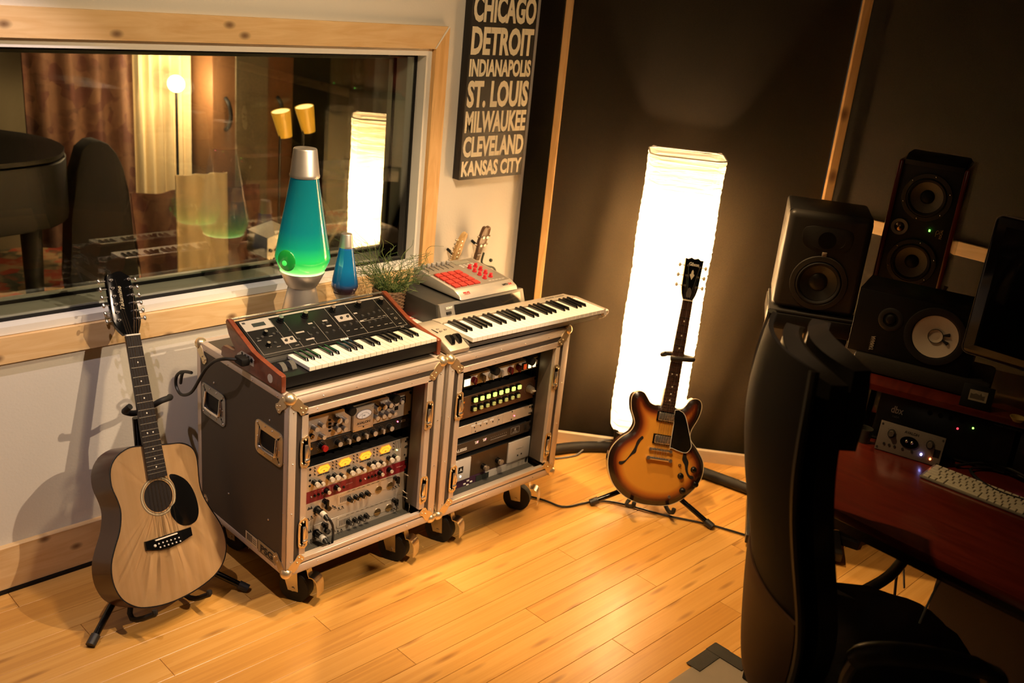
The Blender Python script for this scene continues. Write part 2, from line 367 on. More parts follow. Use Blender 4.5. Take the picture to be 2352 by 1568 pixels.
# white jamb liner; deep reveal with two panes
JT = .014
def liner(name, y0, y1, inset, mt, t=JT):
    m = MB(); x1 = X1 - inset; z0 = Z0 + inset; z1 = Z1 - inset; yc = (y0 + y1) / 2; D = y1 - y0
    m.box(((x1 - 2.2) / 2, yc, z1 - t / 2), (x1 + 2.2, D, t)).box(((x1 - 2.2) / 2, yc, z0 + t / 2), (x1 + 2.2, D, t)).box((x1 - t / 2, yc, (z0 + z1) / 2), (t, D, z1 - z0 - 2 * t))
    return m.o(name, mt, win)
liner('jamb_liner', WY - .004, WY + .045, 0, whitegloss, .024)
liner('glazing_bead', WY + .045, WY + .052, 0.0, BLACK, .034)
liner('spacer', WY + .052, WY + .145, 0.0, mat('grey_green_paint', (.55, .56, .46), .5), .040)
liner('glazing_bead', WY + .145, WY + .152, 0.0, BLACK, .050)
liner('inner_bead', WY + .152, WY + .172, 0, mat('pale_bead', (.62, .62, .52), .4), .056)
def glassm():
    m, t, N, L, b = nt('window_glass')
    out = N['Material Output']; tr = N.new('ShaderNodeBsdfTransparent'); tr.inputs[0].default_value = (.96, .97, .94, 1); gl = N.new('ShaderNodeBsdfGlossy'); gl.inputs['Roughness'].default_value = .0
    fr = N.new('ShaderNodeFresnel'); fr.inputs[0].default_value = 1.52; mx = N.new('ShaderNodeMixShader'); mu = N.new('ShaderNodeMath'); mu.operation = 'MULTIPLY'; mu.inputs[1].default_value = 1.6
    L.new(fr.outputs[0], mu.inputs[0]); L.new(mu.outputs[0], mx.inputs[0]); L.new(tr.outputs[0], mx.inputs[1]); L.new(gl.outputs[0], mx.inputs[2]); L.new(mx.outputs[0], out.inputs[0]); return m
GL = glassm()
for yy, z0 in ((WY + .048, .0), (WY + .148, .0)):
    MB().box(((X1 - 2.2) / 2, yy, (Z0 + Z1) / 2), (X1 + 2.2 - .03, .003, Z1 - Z0 - .03)).o('glass_pane', GL, win)
# ================================================================ FLIGHT CASES
LAM = mat('grey_brown_laminate', (.075, .058, .038), .6, nz=.10, ns=500, bump=.3, bs=500)
LAMD = mat('laminate_edge_strip', (.055, .042, .034), .55, nz=.1, ns=500)
RX_ = ribbed('extrusion_ribs_across_z', (.70, .60, .50), 130, 'Z', .42, .45); RV_ = ribbed('extrusion_ribs_across_x', (.70, .60, .50), 130, 'X', .42, .45)
BRASSY = mat('plated_corner_metal', (.80, .66, .42), .32, .85, nz=.1, ns=30)
FELT = mat('grey_felt', (.05, .048, .042), .95, nz=.35, ns=300, bump=.5)
def caster(par, x, y, ang):
    c = bpy.data.objects.new('caster', None); COL.objects.link(c); c.parent = par; c.location = (x, y, 0); c.rotation_euler = (0, 0, ang)
    MB().cyl((-.018, 0, .05), (.018, 0, .05), .05, seg=28).cyl((-.0165, 0, .05), (.0165, 0, .05), .0535, seg=28).o('wheel', RUBBER, c)
    m = MB().box((0, .015, .148), (.085, .085, .006), .001).cyl((0, .015, .13), (0, .015, .146), .03)
    for s in (-1, 1):
        m.prism([(-.018, .042), (.018, .042), (.045, .126), (-.012, .126)], 'x', s * .0235 - .0015, s * .0235 + .0015)
    m.box((0, .015, .125), (.05, .055, .004)).cyl((-.028, 0, .05), (.028, 0, .05), .007)
    m.o('fork', STEEL, c)
    b = MB().grid(lambda u, v: Vector((-.022 + .044 * u, -.052 - .034 * v - .012 * math.sin(v * PI), .105 - .062 * v ** 1.3 + .012 * math.sin(v * 3.5))), 6, 12, .0025)
    b.grid(lambda u, v: Vector((-.014 + .028 * u, -.038 - .014 * v, .128 - .024 * v + .006 * math.sin(v * 6))), 4, 8, .002)
    b.o('brake_pedal', STEEL, c)
    return c
def ball(name, par, c, legs, n):
    """ball corner with stamped legs; legs: list of in-plane unit pairs"""
    m = MB().sph(c, .0195, 24)
    cx, cy, cz = c; sx, sy, sz = n
    # leaf on the front plane
    L = .062
    for ax in legs:
        pts = []
        for t, w in ((.2, .016), (.45, .017), (.75, .013), (1.0, .0165), (1.14, .010)):
            pts.append((t * L, w))
        out = [(a, w) for a, w in pts] + [(a, -w) for a, w in pts[::-1]]
        u = Vector((-sx, 0, -sz)).normalized() if ax == 'y' else Vector((0, -sy, -sz)).normalized()
        v = Vector((sz, 0, -sx)).normalized() if ax == 'y' else Vector((0, sz, -sy)).normalized()
        nn = Vector((0, sy, 0)) if ax == 'y' else Vector((sx, 0, 0))
        base = Vector((cx, 0 if ax == 'y' and sy < 0 else cy, cz)) if ax == 'y' else Vector((cx, cy, cz))
        if ax == 'y': base.y = cy + sy * .010
        else: base.x = cx + sx * .010
        V = [base + u * a + v * w for a, w in out]
        A = [m.bm.verts.new(p) for p in V]; B = [m.bm.verts.new(p + nn * .002) for p in V]
        m.bm.faces.new(A); m.bm.faces.new(B[::-1])
        for i in range(len(A)): j = (i + 1) % len(A); m.bm.faces.new((A[i], A[j], B[j], B[i]))
        for t in (.72, 1.0):
            for s in ((-.007, .007) if t > .9 else (0,)):
                m.sph(base + u * t * L * (1 if t < .9 else .98) + v * s + nn * .0025, .0032, 8)
    return m.o(name, BRASSY, par)
def latch(par, x, z, side):
    """recessed butterfly latch keeper on the front frame"""
    e = bpy.data.objects.new('latch', None); COL.objects.link(e); e.parent = par; e.location = (x, 0, z)
    pts = [(-.016 * side, -.046), (.004 * side, -.050), (.016 * side, -.040), (.016 * side, .040), (.004 * side, .050), (-.016 * side, .046)]
    m = MB().ring(smooth2(pts, 2), .0075, 'y', -.0035, -.001).box((0, .002, 0), (.022, .004, .08))
    for zz in (-.041, .041): m.sph((0, -.004, zz), .0034, 8); m.sph((.010 * side, -.004, zz * .85), .0034, 8)
    m.o('latch_plate', BRASSY, e)
    MB().box((-.002 * side, -.006, .002), (.010, .008, .046), .002).box((-.004 * side, -.008, -.026), (.016, .010, .010), .002).o('latch_bar', CHROME, e)
    MB().tube([(-.006 * side, -.008, -.02), (-.011 * side, -.012, 0), (-.006 * side, -.008, .024)], .0022, 6).o('latch_wire', CHROME, e)
def flightcase(name, label, x0, feet):
    W, D, ZB, ZT = .60, .54, .160, .770
    c = thing(name, label, 'flight case', (x0, 0, 0), group=None)
    H = ZT - ZB; zc = (ZB + ZT) / 2
    MB().box((.006, D / 2, zc), (.009, D - .03, H - .03)).o('side_panel', LAM, c)
    MB().box((W - .006, D / 2, zc), (.009, D - .03, H - .03)).o('side_panel', LAM, c)
    MB().box((W / 2, D / 2, ZT - .006), (W - .03, D - .03, .009)).o('top_panel', LAM, c)
    MB().box((W / 2, D / 2, ZB + .006), (W - .03, D - .03, .009)).o('bottom_panel', LAM, c)
    MB().box((W / 2, D - .006, zc), (W - .03, .009, H - .03)).o('rear_panel', LAM, c)
    MB().box((W / 2, D / 2, ZB - .006), (W - .05, D - .05, .012)).o('caster_board', BLACK, c)
    e = .030
    # edge extrusions: horizontal ones ribbed along their run
    def ex(p, d, m): MB().box(p, d, .004).o('edge_extrusion', m, c)
    RY_ = RX_
    for z in (ZT - e / 2, ZB + e / 2):
        ex((W / 2, .0015 + .002, z), (W, .007, e), RX_)
        ex((W / 2, D - .0035, z), (W, .007, e), RX_)
    for z in (ZT - .0035, ZB + .0035):
        ex((W / 2, e / 2, z), (W, e, .007), ribbed('extrusion_ribs_across_y', (.70, .60, .50), 130, 'Y', .42, .45))
        ex((W / 2, D - e / 2, z), (W, e, .007), RX_)
        for x in (e * .4, W - e * .4): ex((x, D / 2, z), (e * .8, D - 2 * e, .007), RV_)
    for x in (.0035, W - .0035):
        ex((x, D / 2, ZT - e * .4), (.007, D - .012, e * .8), RX_); ex((x, D / 2, ZB + e * .4), (.007, D - .012, e * .8), RX_)
        ex((x, e * .4, zc), (.007, e * .8, H), ribbed('extrusion_ribs_across_y', (.70, .60, .50), 130, 'Y', .42, .45)); ex((x, D - e * .4, zc), (.007, e * .8, H), RX_)
    for x in (e / 2, W - e / 2):
        ex((x, .0035, zc), (e, .007, H - .004), RV_); ex((x, D - .0035, zc), (e, .007, H), RV_)
    # front frame: laminate strip and inner extrusion
    i0, i1 = e, .048; j1 = .070
    def frame(nm, a, b, y0, y1, mx, mv):
        for z in ((ZT - (a + b) / 2), (ZB + (a + b) / 2 * .72)):
            hh = (b - a) if z > .5 else (b - a) * .72
            MB().box((W / 2, (y0 + y1) / 2, z), (W - 2 * a, y1 - y0, hh), .0008, seg=1).o(nm, mx, c)
        for x in ((a + b) / 2, W - (a + b) / 2):
            MB().box((x, (y0 + y1) / 2, zc), (b - a, y1 - y0, H - 2 * b + .012), .0008, seg=1).o(nm, mv, c)
    frame('frame_strip', i0, i1, .003, .010, LAMD, LAMD)
    frame('inner_extrusion', i1, j1, .000, .016, RX_, RV_)
    # inner box
    for a_, b_ in (((j1 - .014, .29, zc), (.004, .48, H - .10)), ((W - j1 + .014, .29, zc), (.004, .48, H - .10)), ((W / 2, .29, ZT - .046), (W - .11, .48, .004)), ((W / 2, D - .03, zc), (W - .1, .004, H - .1))): MB().box(a_, b_).o('inner_lining', BLACK, c)
    MB().box((W / 2, .29, ZB + .018), (W - .10, .49, .006)).o('floor_lining', FELT, c)
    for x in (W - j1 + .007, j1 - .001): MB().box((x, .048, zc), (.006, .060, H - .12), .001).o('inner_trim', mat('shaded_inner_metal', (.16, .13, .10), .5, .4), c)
    MB().box((W / 2, .038, ZB + .024), (W - .13, .034, .006), .001).o('sill', ribbed('extrusion_ribs_across_y', (.70, .60, .50), 130, 'Y', .42, .45), c)
    for x in (.085, W - .053):
        m = MB().box((x - (.0 if x < .3 else .004), .115, zc), (.026, .004, H - .13))
        m.o('rack_rail', BLACK, c)
        g = MB()
        for k in range(22): g.sph((x, .112, ZB + .06 + k * .0222), .0022, 6)
        g.o('rail_hole', STEEL, c)
    for x in (0.010, W - .010):
        for z in (ZT - .010, ZB + .010):
            for y in (.010, D - .010):
                sx = -1 if x < .3 else 1; sz = 1 if z > .5 else -1; sy = -1 if y < .2 else 1
                ball('ball_corner', c, (x, y, z), 'yx', (sx, sy, sz))
    for z in (.58, .30):
        latch(c, .059, z, -1); latch(c, W - .059, z, 1)
    r = MB()
    for k in range(4):
        t = .12 + .12 * k
        for z in (ZT - .020, ZB + .018): r.sph((t, -.0005, z), .0026, 8)
        r.sph((t - .02, 0, ZT - .058), .002, 6)
        for x in (.018, W - .018): r.sph((x, -.0005, ZB + .05 + k * .17), .0026, 8); r.sph((x * .0 if x < .3 else W, .018, ZB + .05 + k * .17), .0026, 8)
        r.sph((-.0003, .06 + .14 * k, ZT - .016), .0026, 8); r.sph((-.0003, .06 + .14 * k, ZB + .016), .0026, 8)
    for y, z in ((.34, .30), (.10, .66), (.43, .66), (.10, .32)): r.sph((.001, y, z), .0035, 8)
    r.o('rivet', CHROME, c)
    for y in (.10, .43):
        h = bpy.data.objects.new('recessed_handle', None); COL.objects.link(h); h.parent = c; h.location = (0, y, .585)
        MB().ring(rrect(0, 0, .150, .112, .02), .027, 'x', -.003, .001).ring(rrect(0, 0, .098, .06, .012), .002, 'x', -.001, .02).o('handle_dish', BRASSY if y < .2 else mat('dull_plated_metal', (.34, .33, .33), .35, .9), h)
        MB().box((.0005, 0, 0), (.001, .1, .06)).o('handle_recess', BLACK, h)
        MB().tube([(-.004, .046, .030), (-.009, .046, -.020), (-.010, .030, -.027), (-.010, -.030, -.027), (-.009, -.046, -.020), (-.004, -.046, .030)], .0042, 8).o('handle_bar', CHROME, h)
        q = MB()
        for a in (-.062, -.02, .02, .062):
            for b in (-.046, .046): q.sph((-.003, a, b), .003, 8)
        for a in (-.06, .06): q.sph((-.003, a, 0), .003, 8)
        q.o('rivet', CHROME, h)
    for (x, y, a) in feet: caster(c, x, y, a)
    return c
case_a = flightcase('flight_case', 'grey flight case on casters with side handles, under the wooden-cheeked synthesizer', 0.0, [(.10, .085, .5), (.50, .085, .45), (.10, .46, .2), (.5, .46, .3)])
case_b = flightcase('flight_case', 'aluminium edged flight case on casters under the silver keyboard, nearest the glowing lamp', .615, [(.10, .085, .45), (.50, .085, .55), (.10, .46, .2), (.5, .46, .3)])
# stickers on the left side of the first case
LABEL = mat('pale_sticker', (.55, .47, .30), .6)
st = MB().box((-.0005, .196, .200), (.001, .070, .034)).o('barcode_sticker', LABEL, case_a)
q = MB()
for k in range(9): q.box((-.0012, .222 - k * .0036, .202), (.0006, .0012 + (k * 7 % 3) * .0005, .024))
q.box((-.0012, .178, .207), (.0006, .022, .0015)).box((-.0012, .178, .200), (.0006, .022, .0015)).box((-.0012, .178, .193), (.0006, .022, .0015)).o('bars', DARKP, st)
st = MB().box((-.0005, .105, .200), (.001, .104, .042)).o('maker_plate', mat('ochre_plate', (.36, .29, .15), .5), case_a)
text('PSG', 'letters', DARKP, st, (-.0014, .105, .189), .032, fitw=.072, rot=(PI / 2, 0, -PI / 2), bold=.0012)
MB().box((-.0012, .105, .184), (.0006, .08, .002)).o('bars', DARKP, st)
# ================================================================ RACK UNITS (each a thing of its own)
FP = .095      # plane of the faceplates
SILV = mat('satin_silver_panel', (.60, .53, .44), .38, .55, nz=.05)
CREAM = mat('cream_panel', (.66, .60, .50), .45, .1)
CHAM = mat('champagne_panel', (.62, .54, .43), .42, .35, nz=.05)
BRNP = mat('brown_panel', (.16, .085, .045), .4, .3, nz=.08)
BLKP = mat('black_panel', (.02, .019, .018), .35, nz=.05)
MARO = mat('maroon_panel', (.20, .012, .018), .4, nz=.05)
KSIL = mat('silver_knob', (.70, .62, .52), .25, .9, nz=.03)
KGRY = mat('grey_knob', (.30, .28, .30), .35, .6, nz=.03)
AMB = led('lit_amber_meter', (1, .42, .03), .72); WLED = led('lit_white_button', (1, .85, .45), 1.4); GLED = led('lit_green_button', (.62, .85, .18), .9)
RLED = led('red_led', (1, .08, .12), 6); GRL = led('green_led', (.3, 1, .1), 3)
def unit(name, label, x0, z0, nU, m, cat='rack unit', dep=.30, w=.4826, ears=True):
    h = nU * .04445 - .001
    t = thing(name, label, cat, (x0, FP, z0))
    MB().box((w / 2, .0015, h / 2), (w, .003, h), .0008, seg=1).o('faceplate', m, t)
    MB().box((w / 2, dep / 2 + .003, h / 2), (w - .045, dep, h - .003)).o('chassis', BLKP, t)
    if ears:
        q = MB()
        for x in (.010, w - .010):
            for z in ((.008, h - .008) if nU > 0 else (h / 2,)): q.cyl((x, -.004, z), (x, .002, z), .0045, seg=10)
        q.o('rack_screw', BLACK if nU != 2 else GLOSSB, t)
    t['h'] = 0; del t['h']
    return t
def W2(t, x, z): return (x - t.location.x, z - t.location.z)
def knob(t, x, z, r, L, m, cap=None, capL=.003, tip=None, name='knob', r2=None, seg=18):
    x, z = W2(t, x, z)
    k = MB().cyl((x, -L, z), (x, .001, z), r if r2 is None else r2, r, seg=seg).o(name, m, t)
    if cap: MB().cyl((x, -L - capL, z), (x, -L, z), r * .96 if r2 is None else r2 * .96, seg=seg).o('knob_cap', cap, k)
    return k
def ticks(t, x, z, r, m, n=11, name='dial_marks'):
    x, z = W2(t, x, z); q = MB()
    for i in range(n):
        a = math.radians(-135 + 270 * i / (n - 1)); c, s = math.sin(a), math.cos(a)
        q.box((x + c * r, -.0004, z + s * r), (.0011, .0006, .0011))
    return q.o(name, m, t)
def dots(t, pts, r, m, name, L=.003, sq=None):
    for x, z in pts:
        x, z = W2(t, x, z)
        (MB().box((x, -L / 2, z), (sq[0], L, sq[1]), .0008, seg=1) if sq else MB().cyl((x, -L, z), (x, .001, z), r, seg=12)).o(name, m, t)
def rack_lights(name, label, x0, z0, xs):
    t = unit(name, label, x0, z0, 1, BLKP)
    MB().box((.2413, -.0015, .022), (.42, .002, .012)).o('label_strip', DARKGREY, t)
    for x in xs:
        x, z = W2(t, x, .662)
        k = MB().cyl((x, -.060, z), (x, .001, z), .0075, seg=16).o('pull_out_light', DARKGREY, t)
        MB().cyl((x, -.082, z), (x, -.060, z), .0150, seg=24).cyl((x, -.084, z), (x, -.082, z), .0125, seg=24).o('light_head', BLACK, k)
    return t
# ---- left case
XA = .064
t = rack_lights('power_conditioner', 'black power conditioner with two round pull-out lights, above the big meter preamp', XA, .641, (.240, .413))
MB().box((.072 + .05, -.0022, .006), (.10, .0006, .009)).o('label_strip', mat('teal_black_label', (.03, .035, .035), .4), t)
text('POWER  CONDITIONER', 'letters', GREYP, t, (.085, -.003, .004), .006, fitw=.05)
MB().cyl((.062, -.0032, .006), (.062, -.002, .006), .004, seg=14).o('emblem', mat('pale_teal', (.3, .42, .42), .5), t)
x, z = W2(t, .475, .668); MB().box((x, -.003, z), (.020, .003, .006)).o('lit_switch', led('red_switch_light', (1, .10, .12), 7), t)
t = unit('channel_strip', 'silver two-space preamp with a raised square panel and white oval meter', XA, .5475, 2, SILV)
cap = mat('cream_knob_cap', (.72, .63, .50), .35, .3)
for (x, z, r) in ((.152, .600, .0085), (.176, .605, .0075), (.180, .565, .0075), (.236, .608, .0098), (.262, .600, .0085), (.234, .577, .0085), (.260, .572, .0078), (.390, .612, .0085), (.415, .611, .0085), (.440, .611, .0085), (.463, .612, .0078), (.487, .612, .0070), (.387, .578, .0078), (.413, .578, .0078), (.436, .577, .0078), (.460, .576, .0070)):
    knob(t, x, z, r, .021, KGRY, cap); ticks(t, x, z, r + .0045, GREYP)
dots(t, [(.213, .608), (.214, .595), (.214, .583), (.215, .571), (.236, .590), (.253, .590), (.274, .590), (.419, .594), (.433, .594), (.448, .594), (.463, .594)], 0, BLACK, 'push_button', .003, (.009, .006))
x, z = W2(t, .338, .587); MB().box((x, -.006, z), (.080, .010, .082), .001).o('meter_panel', SILV, t)
MB().prism(circ(x, z + .014, .031, 32, .0165), 'y', -.0122, -.011).o('meter_rim', mat('meter_rim_grey', (.25, .23, .26), .3, .5), t)
mt = MB().prism(circ(x, z + .015, .028, 32, .0140), 'y', -.0135, -.0122).o('meter_face', mat('meter_face_white', (.75, .72, .70), .3, emis=(1, .9, .8), es=.12), t)
q = MB()
for i in range(15):
    a = math.radians(-58 + 116 * i / 14); q.box((x + .030 * math.sin(a) * .78, -.0138, z + .015 - .016 + .022 * math.cos(a)), (.0007, .0004, .0028))
q.box((x - .008, -.0138, z + .009), (.0006, .0004, .018), M=None).o('meter_scale', DARKP, mt)
text('VU', 'letters', DARKP, mt, (x, -.0139, z + .009), .006); text('AVALON', 'letters', DARKP, t, (x, -.0113, z - .019), .012, fitw=.052, bold=.0002)
text('PURE CLASS A', 'letters', GREYP, t, (x, -.0113, z - .027), .004, fitw=.042)
dots(t, [(.303, .622), (.373, .622), (.303, .551), (.373, .551)], .002, STEEL, 'panel_screw', .013); dots(t, [(.338, .557)], .0022, BLACK, 'panel_screw', .013)
x, z = W2(t, .147, .569); MB().cyl((x, -.005, z), (x, .001, z), .0085, seg=20).o('jack_socket', BLACK, t); MB().lathe([(.0035, 0), (.0055, 0), (.0055, .002), (.0035, .002)], 16, (x, -.005, z), Matrix.Rotation(PI / 2, 4, 'X'), cap=False).o('jack_ring', mat('gold', (.7, .5, .2), .25, 1), t)
x, z = W2(t, .505, .607); MB().ring(rrect(x, z, .024, .026, .002), .004, 'y', -.002, 0).box((x, -.002, z), (.006, .004, .012)).o('power_switch', BLACK, t); x, z = W2(t, .480, .583); MB().box((x, -.001, z), (.014, .002, .012)).o('badge', BLACK, t)
t = unit('equaliser', 'black one-space unit with one red knob, below the oval-meter preamp', XA, .5010, 1, BLKP)
knob(t, .186, .524, .0105, .014, GLOSSB, mat('red_knob', (.45, .01, .015), .35), .010); ticks(t, .186, .524, .0165, WHITEP, 13)
for x in (.246, .316, .385, .453): knob(t, x, .521, .0088, .016, DARKGREY, mat('grey_cap', (.55, .48, .40), .4, .2)); ticks(t, x, .521, .0135, GREYP, 15)
for x in (.282, .351, .419):
    a, b = W2(t, x, .521); k = MB().cyl((a, -.008, b), (a, .001, b), .0082, seg=16).o('knob', BLKP, t)
    MB().prism([(a - .0045, b - .006), (a, b - .0105), (a + .0045, b - .006), (a + .0045, b + .006), (a, b + .0095), (a - .0045, b + .006)], 'y', -.021, -.008, .0008).o('pointer', mat('grey_cap', (.55, .48, .40), .4), k); ticks(t, x, .521, .0135, GREYP, 9)
dots(t, [(.146, .527)], .0045, mat('gold', (.7, .5, .2), .25, 1), 'jack_ring', .003); dots(t, [(.489, .532)], .0024, RLED, 'led', .003)
text('XT3i', 'letters', GREYP, t, W2(t, .512, .526)[0:1] + (-.0012,) + W2(t, .512, .526)[1:], .011, fitw=.020, bold=.0003)
q = MB()
for i in range(10): q.box((.404 + (i % 3) * .004 - .0, -.0005, .010 + (i // 3) * .007), (.0018, .0008, .0018))
q.o('indicator_dots', mat('gold', (.7, .5, .2), .25, 1), t)
t = unit('compressor', 'silver two-space unit with four glowing amber meters', XA, .3735, 2, SILV)
for x, z in ((.197, .441), (.279, .441), (.361, .441), (.443, .441)):
    a, b = W2(t, x, z); pts = rrect(0, 0, .047, .025, .005); hexa = [(a - .026, b), (a - .016, b + .0135), (a + .016, b + .0135), (a + .026, b), (a + .016, b - .0135), (a - .016, b - .0135)]
    f = MB().prism(hexa, 'y', -.0018, 0).o('meter_rim', mat('meter_orange_rim', (.75, .35, .03), .4, emis=(1, .3, .01), es=.35), t)
    MB().prism([(p[0] + (a - p[0]) * .10, p[1] + (b - p[1]) * .14) for p in hexa], 'y', -.0026, -.0018).o('meter_face', AMB, f)
    q = MB()
    for i in range(9):
        an = math.radians(-50 + 100 * i / 8); q.box((a + .017 * math.sin(an), -.003, b - .009 + .015 * math.cos(an)), (.0008, .0006, .0022))
    q.box((a, -.003, b - .006), (.006, .0006, .003)).o('meter_scale', mat('meter_brown', (.45, .16, .01), .5), f)
    q = MB()
    for sx in (-1, 1):
        for dz in (-.010, .002, .013): q.box((a + sx * .034, -.0006, b + dz), (.0028, .001, .0045)).cyl((a + sx * .034, -.006, b + dz), (a + sx * .034, 0, b + dz), .0012, seg=6)
    q.o('toggle_switch', BLACK, t)
    MB().box((a - .014, -.0006, b - .018), (.016, .001, .0042)).box((a + .014, -.0006, b - .018), (.016, .001, .0042)).box((a, -.0004, b - .018), (.008, .001, .003)).o('legend', DARKP, t)
tip = mat('ivory_tip', (.72, .66, .56), .4)
for x, z, r in ((.168, .405, .0085), (.190, .401, .0058), (.224, .406, .0085), (.246, .406, .0085), (.272, .401, .0058), (.304, .405, .0085), (.327, .406, .0085), (.353, .401, .0058), (.386, .405, .0085), (.407, .405, .0085), (.433, .401, .0058), (.466, .405, .0085), (.490, .405, .0085)):
    knob(t, x - .008, z, r, .018, GLOSSB, tip, .009)
dots(t, [(.146, .453), (.146, .433), (.146, .414), (.146, .394)], .004, BLACK, 'socket', .001)
q = MB()
for i in range(4):
    for j in range(10): q.box((.421 + i * .008 - .0, -.0006, .056 + j * .0032), (.0032, .0008, .0012))
q.o('led_ladder', DARKP, t); dots(t, [(.494, .424)], .002, led('yellow_led', (.9, 1, .3), 5), 'led', .003)
a, b = W2(t, .536, .425); MB().prism([(a - .010, b), (a, b + .006), (a + .010, b), (a, b - .006)], 'y', -.0008, 0).o('emblem', DARKP, t); dots(t, [(.530, .447), (.530, .396)], .003, BLACK, 'panel_screw', .001)
t = unit('preamp', 'maroon one-space unit between the amber meters and the lowest silver preamps', XA, .3305, 1, MARO)
for x in (.214, .252, .429, .468):
    knob(t, x - .004, .358, .0105, .015, GLOSSB, mat('cream_knob_cap', (.72, .63, .50), .35, .3) , .005, r2=.0065); ticks(t, x - .004, .358, .0155, WHITEP, 15)
dots(t, [(.166, .354), (.180, .354), (.195, .354), (.278, .350), (.345, .353), (.379, .354), (.393, .354), (.407, .354)], .0042, BLACK, 'push_button', .004)
dots(t, [(.152, .354), (.364, .354)], .0022, WHITEP, 'indicator', .004)
for x in (.300, .510): text('red channel', 'letters', mat('pink_print', (.55, .25, .22), .5), t, (W2(t, x, .36)[0], -.001, .024), .006, fitw=.026)
q = MB()
for x in (.165, .18, .195, .379, .393, .407, .21, .42): q.box((x - XA, -.0006, .036), (.006, .0006, .0008))
q.o('legend', mat('pink_print', (.55, .25, .22), .5), t)
for k, z0, lab in ((0, .2440, 'silver tube preamp with round windows, directly under the maroon unit'), (1, .1565, 'silver tube preamp with round windows, lowest in the left rack')):
    t = unit('tube_preamp', lab, XA, z0, 2, SILV)
    dz = z0 - .2440 + (.001 if k else 0)
    for x, r in ((.424, .0150), (.473, .0150)):
        a, b = W2(t, x, .293 + dz)
        MB().ring(circ(a, b, r, 28), .0016, 'y', -.002, .0005).o('window_ring', STEEL, t)
        MB().cyl((a, -.0003, b), (a, .0008, b), r - .001, seg=24).o('window_recess', mat('dark_amber_inside', (.06, .035, .01), .3), t)
        MB().prism([(a + (r - .002) * math.cos(math.radians(g)), b + (r - .002) * math.sin(math.radians(g))) for g in range(185, 345, 12)] + [(a + .004, b - .003)], 'y', -.0012, -.0006).o('tube_glow', mat('tube_amber', (.30, .17, .05), .35, .3), t)
    for x in (.303, .328, .352, .375):
        kn = MB().cyl((W2(t, x, 0)[0], -.018, W2(t, 0, .297 + dz)[1]), (W2(t, x, 0)[0], 0, W2(t, 0, .297 + dz)[1]), .0068, .0098, seg=10).o('knob', GLOSSB, t)
        a, b = W2(t, x, .297 + dz); MB().box((a + .004, -.0185, b - .003), (.0014, .001, .006)).o('pointer', WHITEP, kn)
    for x, z in ((.203, .326), (.493, .321)):
        a, b = W2(t, x, z + dz - .003); MB().cyl((a, -.012, b), (a, 0, b), .0085, seg=14).prism([(a - .004, b - .014), (a + .004, b - .014), (a + .0045, b + .010), (a - .0045, b + .010)], 'y', -.024, -.012, .001).o('selector_knob', GLOSSB, t)
    knob(t, .214, .296 + dz, .0085, .016, GLOSSB)
    # printed loop and vents
    a0, b0 = W2(t, .255, .247 + dz); 
    MB().ring(rrect(.2413 + .065, .060 + .002, .232, .040, .010), .0012, 'y', -.0012, 0).o('raised_loop', STEEL, t)
    q = MB()
    for i in range(7): q.box((.205 + i * .0062, -.0005, .060), (.0022, .001, .020))
    for i in range(9): q.box((.235 + i * .020, -.0008, .0815), (.011, .0008, .0013))
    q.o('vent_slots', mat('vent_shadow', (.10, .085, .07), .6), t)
    a, b = W2(t, .150, .313 + dz); MB().prism([(a - .011, b - .005), (a - .005, b + .006), (a, b - .001), (a + .004, b + .007), (a + .010, b - .005)], 'y', -.0008, 0).o('emblem', DARKP, t)
    q = MB()
    for px, pz in ((.143, .276), (.156, .280), (.168, .286), (.262, .276), (.276, .277), (.487, .282), (.498, .283), (.509, .285), (.238, .292), (.246, .286)):
        a, b = W2(t, px, pz + dz); q.cyl((a, -.002, b), (a, 0, b), .0026, seg=8).cyl((a, -.010, b - .002), (a, 0, b), .0012, seg=6).box((a, -.0004, b - .008), (.009, .0006, .0007))
    q.o('toggle_switch', DARKP, t)
    a, b = W2(t, .175, .300 + dz)
    MB().lathe([(.0135, 0), (.0135, .003), (.0125, .004)], 20, (a, 0, b), Matrix.Rotation(PI / 2, 4, 'X')).o('input_socket', BLACK, t)
    # handle at the right end
    MB().tube([(.470, .002, .078), (.470, -.022, .078), (.478, -.028, .066), (.478, -.028, .022), (.470, -.022, .010), (.470, .002, .010)], .0024, 8).o('rack_handle', KSIL, t)
CAB = mat('black_cable', (.010, .010, .010), .45)
for dz, lab in ((0, 'black plug with a white band in the upper silver tube preamp'), (-.0865, 'black plug with a white band in the lowest silver tube preamp')):
    z = .300 + dz; e = thing('microphone_cable', lab, 'cable', (.176, FP, z))
    MB().cyl((0, -.030, 0), (0, -.001, 0), .0105, seg=18).o('plug_shell', GLOSSB, e)
    MB().cyl((0, -.048, -.003), (0, -.030, -.0005), .0102, seg=18).o('white_band', WHITEP, e)
    if dz == 0: P = [(0, -.048, -.003), (.008, -.060, -.012), (.018, -.066, -.040), (.020, -.064, -.090), (.010, -.062, -.130), (-.02, -.058, -.146), (-.06, -.05, -.140), (-.075, -.035, -.132)]
    else: P = [(0, -.048, -.003), (.010, -.060, -.012), (.010, -.062, -.035), (-.005, -.060, -.052), (-.035, -.055, -.060), (-.07, -.035, -.055)]
    MB().tube(P, .0042, 8).cyl((0, -.062, -.010), (0, -.046, -.003), .006, .009).o('lead', CAB, e)
